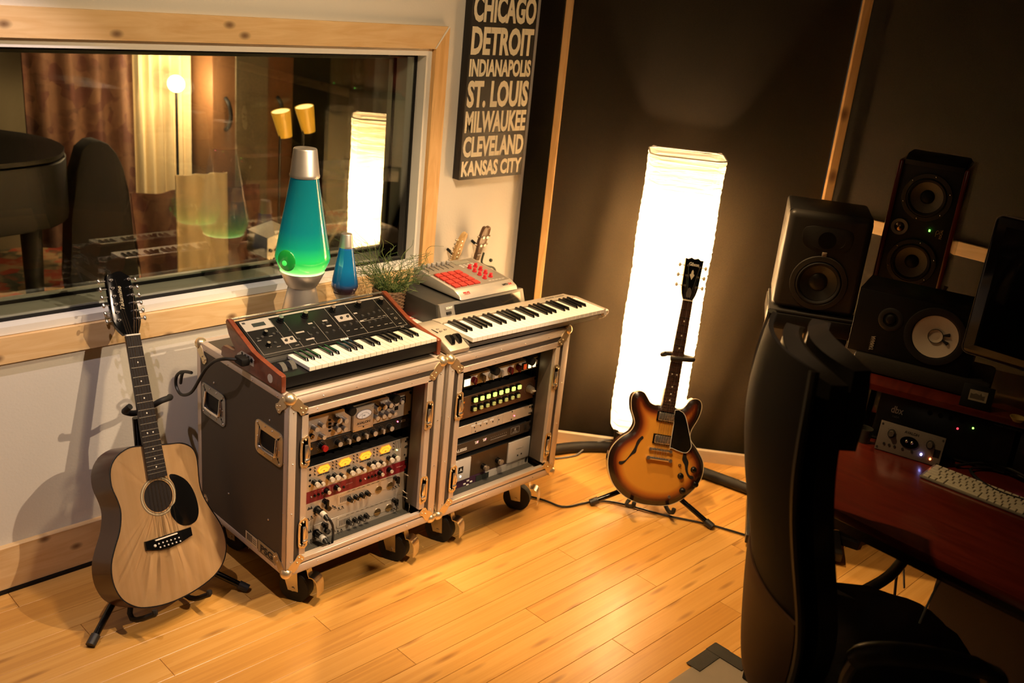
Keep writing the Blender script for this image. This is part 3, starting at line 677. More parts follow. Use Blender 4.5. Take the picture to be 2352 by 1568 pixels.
# ---- right case
XB = .679
t = rack_lights('power_conditioner', 'black power conditioner with two round pull-out lights, top of the right rack', XB, .634, (.860, 1.040))
MB().box((.19, -.0035, .008), (.36, .002, .003), .0005).o('light_slot', DARKGREY, t)
t = unit('preamp', 'white one-space preamp with dark red knobs and lit buttons, top right rack', XB, .5885, 1, CREAM)
DR = mat('dark_red_knob', (.12, .008, .012), .25); GK = mat('pale_grey_knob', (.40, .37, .31), .3, .3)
a, b = W2(t, .790, .609); MB().box((a, -.004, b), (.034, .006, .042), .001).o('meter_frame', BLACK, t); MB().box((a, -.008, b), (.028, .002, .026)).o('meter_face', led('lit_cream_meter', (1, .80, .42), 1.6), t)
for x, m in ((.825, DR), (.868, GK), (.910, GK), (.957, GK), (1.007, DR), (1.049, DR)):
    a, b = W2(t, x, .611); k = MB().cyl((a, -.006, b), (a, 0, b), .0115, seg=20).o('knob', m, t); ticks(t, x, .611, .0155, DARKP, 13)
    MB().prism([(a - .004, b + .010), (a + .004, b + .010), (a + .006, b - .004), (a + .002, b - .015), (a - .002, b - .015), (a - .006, b - .004)], 'y', -.018, -.006, .001).o('pointer', m, k)
for x, m in ((1.080, mat('lit_orange_button', (.5, .06, .01), .4, emis=(1, .12, .02), es=.25)), (1.105, WLED), (1.128, WLED)):
    a, b = W2(t, x, .609); k = MB().box((a, -.004, b), (.020, .008, .026), .001).o('button_frame', BLACK, t); MB().box((a, -.0095, b), (.014, .004, .020), .001).o('button_cap', m, k)
dots(t, [(1.148, .624), (1.148, .597), (1.140, .603)], .0035, BLACK, 'panel_screw', .001)
t = unit('monitor_selector', 'brown two-space panel with two rows of glowing green buttons', XB, .4625, 2, BRNP)
for x in (.835, .867, .898, .930, .962, .993, 1.026, 1.057):
    for z, m, s in ((.533, GLED, 1), (.497, mat('dim_yellow_button', (.45, .42, .12), .4, emis=(.8, .75, .2), es=.22), .82)):
        a, b = W2(t, x, z); k = MB().box((a, -.005, b), (.0200, .012, .0200), .001).o('button_frame', BLACK, t); c_ = MB().box((a, -.0135, b), (.0150 * s, .007, .0150 * s), .001).o('button_cap', m, k)
        if s < 1: MB().box((a + .001, -.0172, b), (.006, .0006, .0012)).o('legend', DARKP, k)
    a, b = W2(t, x, .514); text('A3', 'letters', mat('tan_print', (.55, .38, .22), .5), t, (a, -.0008, b), .0045)
a, b = W2(t, 1.122, .508); k = MB().cyl((a, -.022, b), (a, 0, b), .0125, .0145, seg=24).o('knob', GK, t); MB().box((a + .006, -.024, b - .003), (.012, .010, .005), .001).o('pointer', cap, k); ticks(t, 1.122, .508, .022, WHITEP, 15)
ORP = mat('orange_print', (.70, .22, .03), .5)
MB().ring(circ(.098, .046, .0145, 24, .0145), .0012, 'y', -.0008, 0).ring(circ(.098, .046, .0085, 18), .0018, 'y', -.0008, 0).box((.098, -.0004, .067), (.034, .0008, .007)).box((.098, -.0004, .022), (.026, .0008, .010)).box((.098, -.0004, .011), (.022, .0008, .006)).o('emblem', ORP, t)
t = unit('headphone_amplifier', 'beige one-space panel with small printed white labels, third in the right rack', XB, .3905, 1, CHAM)
dots(t, [(.853, .414), (.884, .414), (.915, .414), (.946, .414), (.977, .414), (1.045, .430), (1.045, .398), (.860, .430), (.860, .397)], .0028, BLACK, 'socket', .001)
for x in (.846, .877, .908, .939): a, b = W2(t, x, .424); MB().box((a, -.0006, b), (.020, .001, .007)).o('white_label', WHITEP, t)
MB().ring(rrect(W2(t, .905, 0)[0], .021, .130, .034, .001), .0008, 'y', -.0006, 0).ring(rrect(W2(t, .985, 0)[0], .021, .026, .034, .001), .0008, 'y', -.0006, 0).o('printed_box', GREYP, t)
dots(t, [(1.058, .410)], .002, RLED, 'led', .003); dots(t, [(1.141, .426), (1.150, .426), (1.141, .400), (1.150, .400)], .0036, BLACK, 'panel_hole', .001)
t = unit('clock_unit', 'dark bronze one-space unit with white lettering, above the white-ended interface', XB, .3205, 1, mat('dark_bronze_panel', (.055, .042, .032), .4, .2))
text('ALESIS', 'letters', WHITEP, t, (W2(t, .795, 0)[0], -.0008, .012), .015, fitw=.058, bold=.0005)
for x in (.872, .912):
    a, b = W2(t, x, .349); MB().box((a, -.0005, b + .004), (.020, .0008, .002)).box((a, -.0005, b - .002), (.014, .0008, .007)).o('legend', WHITEP, t); dots(t, [(x + .004, .350)], .0017, RLED, 'led', .002)
q = MB()
for i in range(9): q.box((W2(t, .945 + i * .010, 0)[0], -.0005, .028), (.0014, .0006, .003))
q.box((W2(t, .985, 0)[0], -.0005, .018), (.085, .0006, .0012)).o('legend', GREYP, t)
a, b = W2(t, 1.072, .346); MB().ring(rrect(a, b, .046, .026, .001), .001, 'y', -.0006, 0).box((a, -.0004, b + .003), (.008, .0006, .010)).box((a, -.0004, b - .007), (.026, .0006, .002)).o('emblem', GREYP, t)
a, b = W2(t, 1.127, .347); MB().box((a, -.001, b), (.012, .002, .022), .0005).box((a, -.002, b + .008), (.010, .001, .003)).o('power_switch', DARKGREY, t)
t = unit('audio_interface', 'two-space unit with white end panels, bronze centre and two silver knobs', XB, .2125, 2, mat('bronze_mesh', (.10, .062, .030), .35, .6, nz=.2, ns=120))
WPN = mat('white_anodised_panel', (.66, .62, .57), .4, .1)
a, b = W2(t, .765, 0); MB().box((.0835, -.003, .044), (.167, .006, .086), .001).o('left_panel', WPN, t)
MB().box((.4223, -.003, .044), (.1200, .006, .086), .001).o('right_panel', WPN, t)
for x, z in ((.915, .232), (.990, .236)): knob(t, x, z + .006, .0115, .016, GLOSSB, KSIL, .010, seg=24)
a, b = W2(t, .797, .259); MB().box((a, -.0065, b), (.024, .001, .026), .001).o('badge', BLACK, t); text('A', 'letters', WHITEP, t, (a, -.0074, b - .005), .018, bold=.0006)
dots(t, [(.798, .232)], .0048, mat('white_button', (.85, .85, .85), .2, emis=(.9, .95, 1), es=.4), 'button', .008)
text('Symphony I/O', 'letters', GREYP, t, (W2(t, 1.103, 0)[0], -.0064, W2(t, 0, .262)[1]), .008, fitw=.040); dots(t, [(1.095, .234), (1.115, .236)], .0035, BLACK, 'socket', .0068)
t = unit('reverb_unit', 'purple and silver one-space effects unit with arrow keys, lowest in the right rack', XB, .1680, 1, mat('purple_panel', (.055, .018, .045), .4))
s_ = .2413; MB().prism([(.250, .0425), (.258, .030), (.272, .012), (.285, .007), (.4826, .010), (.4826, .0425)], 'y', -.0015, 0).o('silver_area', mat('pale_panel', (.62, .58, .52), .4, .2), t)
MB().box((W2(t, .917, 0)[0], -.001, .024), (.066, .002, .026)).o('display', mat('dead_display', (.03, .035, .03), .2), t)
dots(t, [(.843, .199), (.843, .181), (.827, .190), (.860, .190)], 0, WHITEP, 'arrow_key', .003, (.012, .006))
q = MB()
for g in (.975, 1.005, 1.035, 1.06, 1.10, 1.12):
    for i in range(4): q.box((W2(t, g + .01, 0)[0], -.002, .018 + i * .006), (.010, .0006, .001))
q.o('legend', GREYP, t); dots(t, [(1.150, .196)], 0, DARKP, 'power_button', .003, (.012, .014))
# ================================================================ SYNTHESIZER ON THE LEFT CASE
REDW = wood('reddish_wood', (.13, .026, .010), (.20, .045, .016), (1, 7, 7), .35, coat=.2)
IVORY = mat('ivory_key', (.78, .73, .60), .22, nz=.01); WKEY = mat('white_key', (.82, .78, .70), .25, nz=.01); BKEY = mat('black_key', (.006, .006, .006), .10, coat=.5, nz=.01)
TZ = .7735
syn = thing('synthesizer', 'black analog synthesizer with reddish wood end cheeks on the left flight case', 'synthesizer', (.0, .033, TZ))
pr = [(.000, .0), (.000, .050), (.006, .054), (.130, .064), (.165, .074), (.300, .132), (.312, .130), (.318, .120), (.300, .085), (.255, .050), (.262, .040), (.330, .038), (.342, .028), (.345, .0)]
for x in (-.004, .588): MB().prism(pr, 'x', x, x + .016, .003).o('end_cheek', REDW, syn)
MB().prism([(.004, .012), (.004, .044), (.122, .044), (.127, .052), (.300, .122), (.305, .112), (.250, .040), (.33, .03), (.33, .012)], 'x', .012, .588, .001).o('body', mat('black_synth_body', (.006, .0055, .005), .42, spec=.3), syn)
MB().box((.3, .17, .007), (.56, .30, .012)).o('base', BLACK, syn)
MB().box((.3, .311, .1265), (.576, .012, .004), .001).o('top_edge_strip', KSIL, syn)
# control panel: local frame u along x, v up the slope
sl = math.atan2(.070, .173); PM = Matrix.Translation((0, .127, .0535)) @ Matrix.Rotation(sl, 4, 'X')   # z' = normal
pan = bpy.data.objects.new('control_panel', None); COL.objects.link(pan); pan.parent = syn; pan.matrix_local = PM
PB = mat('panel_black', (.007, .0065, .006), .35, spec=.3); 
MB().box((.3, .094, .001), (.565, .172, .003), .001).o('panel_plate', PB, pan)
PS = mat('panel_silver_print', (.42, .38, .33), .45, .3); LN = mat('panel_line_print', (.32, .29, .25), .5)
q = MB(); z = .0029
q.box((.3, .172, z), (.548, .007, .0006)); q.box((.074, .1485, z), (.098, .040, .0006)); q.box((.136, .060, z), (.042, .028, .0006)); q.box((.372, .108, z), (.056, .030, .0006))
q.o('silver_block', PS, pan)
q = MB()
for a, b, c_, d_ in ((.3, .020, .548, .0008), (.026, .096, .0008, .152), (.574, .096, .0008, .152), (.125, .090, .0008, .14), (.165, .09, .0008, .14), (.262, .07, .0008, .10), (.332, .096, .0008, .152), (.412, .096, .0008, .152), (.530, .096, .0008, .152), (.215, .05, .0008, .06), (.471, .075, .118, .0008)): q.box((a, b, z), (c_, d_, .0005))
for a, b, c_ in ((.190, .083, .030), (.205, .046, .030), (.245, .112, .016), (.300, .112, .018), (.300, .086, .018), (.425, .118, .014), (.425, .078, .014)): q.box((a, b, z), (c_, .006, .0006))
for a, b in ((.06, .055), (.045, .09), (.09, .1), (.09, .05), (.15, .04), (.20, .03), (.235, .028), (.28, .028), (.31, .028), (.350, .055), (.38, .055), (.405, .055), (.44, .05), (.47, .05), (.5, .05), (.52, .05), (.44, .09), (.47, .09), (.5, .09), (.52, .09), (.552, .09), (.552, .04)): q.box((a, b - .008, z), (.013, .0016, .0005))
q.o('printed_lines', LN, pan)
MB().box((.080, .150, .0035), (.044, .016, .0012)).o('display', mat('dead_display', (.03, .035, .03), .2), pan)
MB().box((.036, .166, .0033), (.010, .008, .0006)).o('emblem', DARKP, pan)
def synknob(x, v, r, L):
    k = MB().cyl((x, v, .002), (x, v, .006), r * 1.35, seg=20).cyl((x, v, .006), (x, v, L), r, r * .85, seg=20).o('knob', GLOSSB, pan)
    MB().cyl((x, v, L), (x, v, L + .0012), r * .8, seg=20).o('knob_cap', KSIL, pan)
for x, v in ((.155, .148), (.245, .148), (.352, .150), (.455, .150), (.545, .146)): synknob(x, v, .0095, .020)
for x, v in ((.078, .105), (.060, .055)): synknob(x, v, .0068, .015)
BT = mat('rubber_button', (.03, .028, .026), .45)
sb = MB().cyl((0, 0, .002), (0, 0, .0075), .0056, .0046, seg=12).mesh(1); sb.materials.append(BT)
for x, v in ((.030 + .012, .088), (.060, .092), (.102, .096), (.118, .100), (.086, .058), (.160, .095), (.166, .052), (.215, .060), (.240, .062), (.243, .112 - .025), (.272, .055), (.300, .058), (.326, .060), (.300, .10), (.283, .095), (.350, .070), (.376, .073), (.402, .076), (.440, .098), (.466, .100), (.490, .103), (.514, .106), (.444, .062), (.470, .065), (.494, .068), (.518, .071), (.551, .105), (.126, .060), (.146, .062), (.362, .108), (.388, .110)):
    o = bpy.data.objects.new('button', sb); COL.objects.link(o); o.parent = pan; o.location = (x, v, 0)
MB().lathe([(.003, 0), (.0062, 0), (.0062, .0018), (.003, .0018)], 18, (.551, .058, .003), cap=False).o('jack_ring', KSIL, pan)
text('moog', 'letters', WHITEP, pan, (.315, .0105, .003), .016, fitw=.030, rot=(0, 0, 0), bold=.0004)
text('Bob', 'letters', LN, pan, (.548, .0115, .003), .009, rot=(0, 0, 0), shear=.4)
# rear corner jack plate on the left cheek, wheels and keys
jp = MB().prism([(.150, .030), (.245, .030), (.245, .040), (.22, .058), (.16, .058), (.150, .050)], 'x', -.0052, -.004).o('jack_plate', mat('jack_plate_silver', (.55, .5, .42), .35, .4), syn)
for y, zz, r in ((.162, .046, .0065), (.180, .038, .0045), (.180, .050, .0045), (.198, .038, .0045), (.198, .050, .0045), (.216, .040, .0045), (.216, .052, .0040)):
    MB().cyl((-.0060, y, zz), (-.005, y, zz), r, seg=12).o('socket', BLACK, jp)
MB().cyl((-.0052, .060, .025), (-.004, .060, .025), .0135, seg=24).o('round_sticker', mat('pale_round_sticker', (.66, .60, .50), .5), syn)
for x in (.038, .070):
    MB().cyl((x - .008, .070, .036), (x + .008, .070, .036), .026, seg=32).box((x, .070, .0615), (.014, .006, .004), .001).o('pitch_wheel', mat('clear_dark_wheel', (.10, .095, .08), .2), syn)
def keybed(par, x0, n, pitch, yf, L, ztop, th, blk, bz, m, first=0, lip=0):
    mw = MB().prism([(0, 0), (0, -th), (L, -th), (L, 0), (.0015, .0)], 'x', .0006, pitch - .0006, .0006).mesh(0); mw.materials.append(m)
    mb = MB().prism([(0, 0), (.006, bz), (L * .64, bz), (L * .64, 0)], 'x', -.0050, .0050, .0016).mesh(1); mb.materials.append(BKEY)
    pat = 'CDEFGAB'
    for i in range(n):
        o = bpy.data.objects.new('white_key', mw); COL.objects.link(o); o.parent = par; o.location = (x0 + i * pitch, yf, ztop)
        if pat[(first + i) % 7] in 'CDFGA' and i < n - 1:
            o = bpy.data.objects.new('black_key', mb); COL.objects.link(o); o.parent = par; o.location = (x0 + (i + 1) * pitch, yf + L * .36, ztop - .0005)
keybed(syn, .094, 22, .02245, .006, .116, .0580, .012, 0, .0095, IVORY, 3)
MB().box((.342, .064, .040), (.50, .118, .006)).o('key_bed', BLACK, syn)
cb = thing('power_cable', 'black cable plugged into the left side of the wood-cheeked synthesizer, looping out', 'cable', (-.012, .24, .817))
MB().box((-.010, -.02, -.002), (.030, .045, .026), .006).o('plug', BLACK, cb)
MB().tube([(-.02, -.012, 0), (-.045, .02, -.004), (-.048, .075, -.030), (-.048, .13, -.075), (-.048, .17, -.125), (-.048, .225, -.190), (-.048, .290, -.222), (-.048, .325, -.205), (-.048, .322, -.170), (-.048, .285, -.140), (-.048, .22, -.120), (-.046, .28, -.14), (-.03, .33, -.20)], .0052, 8).o('lead', CAB, cb)
# ================================================================ SILVER KEYBOARD
KS = mat('silver_keyboard_plastic', (.50, .44, .36), .35, .35)
kb = thing('keyboard', 'slim silver keyboard controller overhanging the right flight case', 'keyboard', (.617, .004, .7735), math.radians(-1.8))
MB().prism([(.0, .004), (-.004, .018), (.060, .045), (.150, .050), (.205, .046), (.215, .036), (.215, .0), (.02, .0)], 'x', .0, .086, .004).o('end_block', KS, kb)
KU = mat('keyboard_dark_base', (.14, .13, .115), .45, .2)
MB().prism([(.006, .012), (.006, .026), (.02, .034), (.20, .034), (.213, .0), (.03, .0)], 'x', .084, .755, .002).o('lower_body', KU, kb)
MB().prism([(.150, .034), (.150, .051), (.160, .054), (.205, .049), (.2155, .036), (.2155, .02)], 'x', .084, .742, .003).o('top_panel', KS, kb)
MB().prism([(-.012, .026), (-.004, .050), (.15, .052), (.2155, .040), (.2155, .008), (.04, .008)], 'x', .746, .762, .004).o('end_cap', KS, kb)
MB().tube([(.758, -.006, .045), (.772, -.002, .034), (.766, .01, .014), (.75, .02, .006)], .005, 6).o('end_trim', WHITEP, kb)
MB().box((.415, .1475, .053), (.656, .004, .003), .001).o('chrome_strip', KSIL, kb)
keybed(kb, .088, 29, .02265, -.010, .156, .0500, .014, 0, .0110, WKEY, 0)
for x in (.030, .060):
    MB().cyl((x - .007, .040, .034), (x + .007, .040, .034), .022, seg=28).o('pitch_wheel', GLOSSB, kb)
for x, y in ((.040, .118), (.038, .098), (.062, .104)): MB().box((x, y, .049), (.010, .007, .005), .001).o('button', mat('grey_button', (.25, .22, .18), .5), kb)
MB().box((.020, .108, .0490), (.0025, .036, .002)).o('slider_slot', BLACK, kb)
text('M-AUDIO  Keystation', 'letters', DARKP, kb, (.665, .178, .0535), .009, rot=(math.radians(-6), 0, 0), fitw=.10)
q = thing('leaflet', 'red and white printed leaflet between the synthesizer and the black tape deck', 'leaflet', (.70, .33, .771), math.radians(-20))
MB().box((.02, .02, .003), (.12, .15, .006), .001).o('page', mat('leaflet_white', (.72, .68, .62), .5), q); MB().box((.02, .07, .0063), (.12, .05, .0006)).o('red_band', REDP, q)
text('GRISES', 'letters', mat('red_print', (.5, .03, .03)), q, (.02, .020, .0065), .018, rot=(0, 0, 0), fitw=.07)
# ================================================================ BLACK DECK + PAD CONTROLLER
dk = thing('tape_deck', 'black and grey rack deck with a long dark window under the pad controller', 'tape deck', (.745, .19, .7735))
MB().prism([(.030, .0), (.030, .012), (.040, .088), (.300, .088), (.300, .0)], 'x', .0, .425, .003).o('housing', mat('dark_deck_housing', (.05, .048, .044), .35, .3), dk)
MB().prism([(.0, .012), (.030, .090), (.040, .090), (.040, .004), (.008, .004)], 'x', .004, .421, .002).o('front_panel', mat('deck_grey', (.22, .205, .18), .4, .4), dk)
dm = Matrix.Translation((.0, .0005, .012)) @ Matrix.Rotation(math.atan2(.03, .078) * -1, 4, 'X')
MB(dm).box((.235, -.0015, .041), (.330, .004, .068), .001).o('dark_window', mat('smoked_window', (.012, .011, .010), .08), dk)
MB(dm).box((.040, -.003, .050), (.022, .006, .010), .001).o('power_button', BLACK, dk)
text('SONY', 'letters', WHITEP, dk, (.040, .0145, .076), .011, rot=(PI / 2 - .36, 0, 0), fitw=.030, bold=.0002)
pc = thing('pad_controller', 'silver pad controller with sixteen red pads and eight red knobs', 'pad controller', (.843, .215, .8635))
PSV = mat('pad_controller_silver', (.46, .42, .37), .35, .45)
MB().prism([(.0, .004), (.006, .018), (.040, .034), (.262, .058), (.270, .050), (.270, .004)], 'x', .0, .290, .006).o('housing', PSV, pc)
tm = Matrix.Translation((0, .040, .0345)) @ Matrix.Rotation(math.atan2(.024, .222), 4, 'X')
tp = bpy.data.objects.new('top_plate', None); COL.objects.link(tp); tp.parent = pc; tp.matrix_local = tm
MB().box((.145, .108, -.001), (.270, .220, .003), .001).o('plate', mat('grey_brown_plate', (.27, .24, .20), .4, .4), tp)
RPAD = mat('red_rubber_pad', (.36, .026, .018), .5)
pd = MB().box((0, 0, .003), (.0272, .0272, .008), .002).mesh(1); pd.materials.append(RPAD)
for i in range(4):
    for j in range(4):
        o = bpy.data.objects.new('pad', pd); COL.objects.link(o); o.parent = tp; o.location = (.026 + i * .0325, .018 + j * .0325, 0)
kp = MB().cyl((0, 0, 0), (0, 0, .004), .009, seg=18).box((0, 0, .009), (.014, .010, .012), .002).mesh(1); kp.materials.append(mat('red_knob_plastic', (.55, .02, .03), .3))
for i in range(2):
    for j in range(4):
        o = bpy.data.objects.new('knob', kp); COL.objects.link(o); o.parent = tp; o.location = (.185 + i * .034 + j * .004, .036 + j * .033 + i * .004, .001); o.rotation_euler = (0, 0, .4)
for i in range(6):
    MB().box((.020 + i * .024, .182, .001), (.0022, .040, .0012)).o('slider_slot', BLACK, tp)
    MB().box((.020 + i * .024, .198, .008), (.014, .011, .014), .002).o('slider_cap', mat('grey_slider_cap', (.30, .28, .25), .45), tp)
MB().box((.205, .196, .001), (.075, .034, .002), .001).o('display', mat('display_grey', (.20, .19, .15), .2), tp)
for i in range(4):
    for j in range(3): MB().box((.180 + i * .020, .150 + j * .010, .001), (.012, .005, .003), .001).o('button', mat('pale_button', (.45, .42, .38), .4), tp)
for i in range(5): MB().box((.190 + i * .017, .012, .001), (.012, .004, .002), .0005).o('button', mat('pale_button', (.45, .42, .38), .4), tp)
fr = (math.radians(25), 0, 0)
text('AKAI', 'letters', REDP, pc, (.040, .012, .0225), .012, rot=fr, fitw=.030, bold=.0003)
text('professional', 'letters', REDP, pc, (.040, .007, .0200), .005, rot=fr, fitw=.028)
text('MPD', 'letters', DARKP, pc, (.238, .014, .0235), .013, rot=fr, fitw=.026, bold=.0002); text('24', 'letters', REDP, pc, (.262, .014, .0235), .013, rot=fr, fitw=.017, bold=.0002)
# ================================================================ LAVA LAMPS
BRUSH = mat('spun_aluminium', (.74, .68, .60), .36, .88, nz=.05, aniso=.5)
def liquid(name, stops, hot=None, z0=0, z1=1):
    m, t, N, L, b = nt(name)
    tc = N.new('ShaderNodeTexCoord'); s = N.new('ShaderNodeSeparateXYZ'); L.new(tc.outputs['Object'], s.inputs[0]); mr = N.new('ShaderNodeMapRange'); mr.inputs[1].default_value = z0; mr.inputs[2].default_value = z1
    L.new(s.outputs['Z'], mr.inputs[0]); r = ramp(N, [(p, c) for p, c, e in stops]); L.new(mr.outputs[0], r.inputs[0]); L.new(r.outputs[0], b.inputs['Base Color']); L.new(r.outputs[0], b.inputs['Emission Color'])
    r2 = ramp(N, [(p, (e, e, e)) for p, c, e in stops]); L.new(mr.outputs[0], r2.inputs[0]); L.new(r2.outputs[0], b.inputs['Emission Strength'])
    b.inputs['Roughness'].default_value = .12; b.inputs['Coat Weight'].default_value = 1; b.inputs['Coat Roughness'].default_value = .03; return m
def lavalamp(name, label, loc, S, liq, blobmat, wax):
    e = thing(name, label, 'lava lamp', loc)
    f = lambda P: [(r * S, z * S) for r, z in P]
    MB().lathe(f([(.078, 0), (.078, .006), (.047, .150), (.046, .156), (.052, .162), (.073, .205), (.074, .210), (.068, .208), (.045, .165), (.0, .160)]), 48).o('base', BRUSH, e)
    MB().lathe(f([(.0, .206), (.066, .207), (.0775, .222), (.0895, .250), (.0905, .262), (.086, .290), (.071, .375), (.057, .455), (.0445, .530), (.044, .536), (.0, .536)]), 56).o('glass_bottle', liq, e)
    MB().lathe(f([(.048, .524), (.049, .530), (.047, .535), (.038, .612), (.036, .616), (.0, .616)]), 48).o('cap', BRUSH, e)
    return e
GZ = lambda z: z / 1
big = liquid('green_blue_glow', [(0, (.60, 1.0, .40), 1.7), (.05, (.20, .90, .15), .85), (.14, (.02, .52, .08), .42), (.30, (.005, .26, .15), .24), (.45, (.004, .17, .17), .19), (1, (.004, .12, .15), .15)], z0=.206, z1=.536)
l1 = lavalamp('lava_lamp', 'tall silver lava lamp glowing green and teal in front of the window', (.337, .452, .7735), 1.0, big, None, 0)
MB(Matrix.Translation((-.081, -.031, .262)) @ Matrix.Rotation(math.atan2(-.355, -.935), 4, 'Z')).sph((0, 0, 0), .034, 28, (.22, 1, 1.05)).o('wax_blob', mat('dark_green_wax', (.01, .22, .03), .25, emis=(.01, .4, .03), es=.16, coat=1), l1)
MB(Matrix.Translation((-.0855, -.040, .262)) @ Matrix.Rotation(math.atan2(-.42, -.9), 4, 'Z')).sph((0, -.010, -.008), .009, 18, (.3, 1, 1)).o('wax_highlight', mat('green_wax_highlight', (.05, .7, .08), .25, emis=(.08, .9, .12), es=.45), l1)  # highlight on the wax put in as a small glowing bead
blue = liquid('blue_liquid', [(0, (.06, .02, .015), .10), (.12, (.03, .02, .03), .05), (.22, (.005, .06, .16), .18), (.5, (.006, .12, .25), .24), (.9, (.006, .11, .24), .22), (1, (.05, .06, .45), .4)], z0=.108, z1=.280)
l2 = lavalamp('lava_lamp', 'small silver lava lamp with blue liquid, beside the wicker-potted plant', (.510, .45, .7735), .515, blue, None, 0)
point('lava_glow', (.337, .40, 1.01), .35, (.35, 1, .4), .04)
# ================================================================ PLANT
pl = thing('potted_plant', 'curly green wire-rush plant in a dark wicker pot', 'plant', (.715, .455, .7735))
WICK = wood('dark_wicker', (.10, .05, .02), (.22, .13, .06), (20, 20, 60), .7)
MB().lathe([(.045, 0), (.050, .002), (.060, .085), (.056, .086), (.046, .01), (0, .01)], 28).o('pot', WICK, pl)
q = MB()
for k in range(13):
    z = .006 + k * .0065; r = .0505 + .010 * z / .085
    q.tube([((r + .0022 * (1 if (i + k) % 2 else -.6)) * math.cos(2 * PI * i / 24), (r + .0022 * (1 if (i + k) % 2 else -.6)) * math.sin(2 * PI * i / 24), z) for i in range(24)], .0030, 5, closed=True)
q.o('wicker_weave', WICK, pl)
MB().tube([(.059 * math.cos(2 * PI * i / 20), .059 * math.sin(2 * PI * i / 20), .088) for i in range(20)], .0042, 6, closed=True).o('pot_rim', WICK, pl)
MB().cyl((0, 0, .07), (0, 0, .078), .055, seg=20).o('soil', mat('soil', (.03, .018, .01), .95), pl)
rg = random.Random(5); q = MB(); q2 = MB()
for k in range(150):
    a = rg.uniform(0, 2 * PI); r0 = rg.uniform(.005, .045); p = Vector((r0 * math.cos(a), r0 * math.sin(a), .075)); dr = Vector((math.cos(a) * rg.uniform(.1, .75), math.sin(a) * rg.uniform(.1, .75), 1)).normalized()
    P = [p.copy()]; L = rg.uniform(.06, .18) if k % 8 else rg.uniform(.18, .25); n = 11; ph = rg.uniform(0, 6); am = rg.uniform(.006, .024); fq = rg.uniform(.9, 2.1)
    sd = dr.orthogonal().normalized(); s2 = dr.cross(sd)
    for i in range(1, n):
        t = i / (n - 1); P.append(p + dr * L * t + Vector((math.cos(a), math.sin(a), -.3)) * .05 * t * t + (sd * math.cos(ph + i * fq) + s2 * math.sin(ph + i * fq)) * am * t)
    (q if k % 3 else q2).tube(P, [.0012, .0007], 4)
q.o('stems', mat('dark_green_stem', (.045, .085, .02), .5), pl)['kind'] = 'stuff'
q2.o('stems', mat('light_green_stem', (.13, .17, .045), .5), pl)['kind'] = 'stuff'
# ================================================================ POSTER
ps = thing('sign', 'tall black canvas sign of midwestern city names on the cream wall', 'sign', (1.162, .62, 1.193))
MB().box((.174, .020, .38), (.348, .040, .76), .0015).o('canvas', mat('black_canvas', (.018, .015, .012), .6, bump=.3, bs=600), ps)
PRT = mat('cream_screen_print', (.78, .69, .50), .7, nz=.22, ns=260)
def line(s, za, zb, x0=.008, x1=.340):
    text(s, 'lettering', PRT, ps, ((x0 + x1) / 2, -.0006, (za + zb) / 2 - 1.193), .1, fitw=x1 - x0, fith=zb - za, bold=.0040, ext=.0003)
line('KANSAS CITY', 1.205, 1.267); line('CLEVELAND', 1.281, 1.363); line('MILWAUKEE', 1.376, 1.460); line('ST. LOUIS', 1.473, 1.576); line('INDIANAPOLIS', 1.590, 1.656); line('DETROIT', 1.670, 1.775); line('CHICAGO', 1.790, 1.893)
# ================================================================ TWO SMALL GUITAR-NECK HOOKS
def neckhook(name, label, x, z, kind):
    e = thing(name, label, 'hook', (x, WY, z)); C1 = mat('maple_wood', (.55, .36, .15), .35) if kind == 0 else mat('dark_rosewood', (.10, .05, .025), .35)
    tilt = Matrix.Rotation(math.radians(16), 4, 'X') @ Matrix.Rotation(math.radians(4 if kind == 0 else 2), 4, 'Y')
    h = MB(tilt)
    if kind == 0: h.prism(smooth2([(-.010, 0), (-.012, .03), (-.018, .06), (-.014, .10), (-.004, .135), (.012, .140), (.020, .125), (.016, .10), (.018, .06), (.013, .02), (.010, 0)], 3), 'y', -.050, -.035, .001)
    else: h.prism(smooth2([(-.010, -.02), (-.011, .02), (-.020, .05), (-.020, .12), (-.008, .13), (0, .125), (.008, .13), (.020, .12), (.020, .05), (.011, .02), (.010, -.02)], 3), 'y', -.050, -.035, .001)
    h.o('headstock', C1, e)
    MB(tilt).box((0, -.044, -.010), (.020, .016, .030)).o('neck', C1, e); MB(tilt).box((0, -.052, .003), (.020, .004, .003)).o('nut', WHITEP, e)
    MB().cyl((0, -.045, .02), (0, 0, .035), .006).o('wall_peg', BLACK, e)
    p = MB(tilt); s = MB(tilt)
    if kind == 0:
        for i in range(6): z_ = .018 + i * .018; p.cyl((-.006 - .0, -.056, z_), (-.006, -.048, z_), .0028, seg=8).cyl((-.016, -.044, z_), (-.026, -.044, z_), .0016, seg=6).sph((-.030, -.044, z_), .0055, 8)
    else:
        for i in range(2):
            for sx in (-1, 1): z_ = .048 + i * .038; p.cyl((sx * .010, -.056, z_), (sx * .010, -.048, z_), .0060, seg=10).cyl((sx * .018, -.044, z_), (sx * .028, -.044, z_), .0016, seg=6).sph((sx * .032, -.044, z_), .0055, 8)
    p.o('tuning_peg', CHROME, e)
    for i in range(4): s.cyl((-.006 + i * .004, -.053, -.02), (-.006 + i * .004, -.053, .05), .0005, seg=4)
    s.o('string', STEEL, e)
neckhook('guitar_neck_hook', 'maple guitar headstock hook on the wall, left of the pair', 1.166, .868, 0)
neckhook('guitar_neck_hook', 'dark guitar headstock hook on the wall, right of the pair', 1.298, .888, 1)
q = thing('cable_coil', 'dark cable coil hanging from the right headstock hook', 'cable', (1.305, .60, .86))
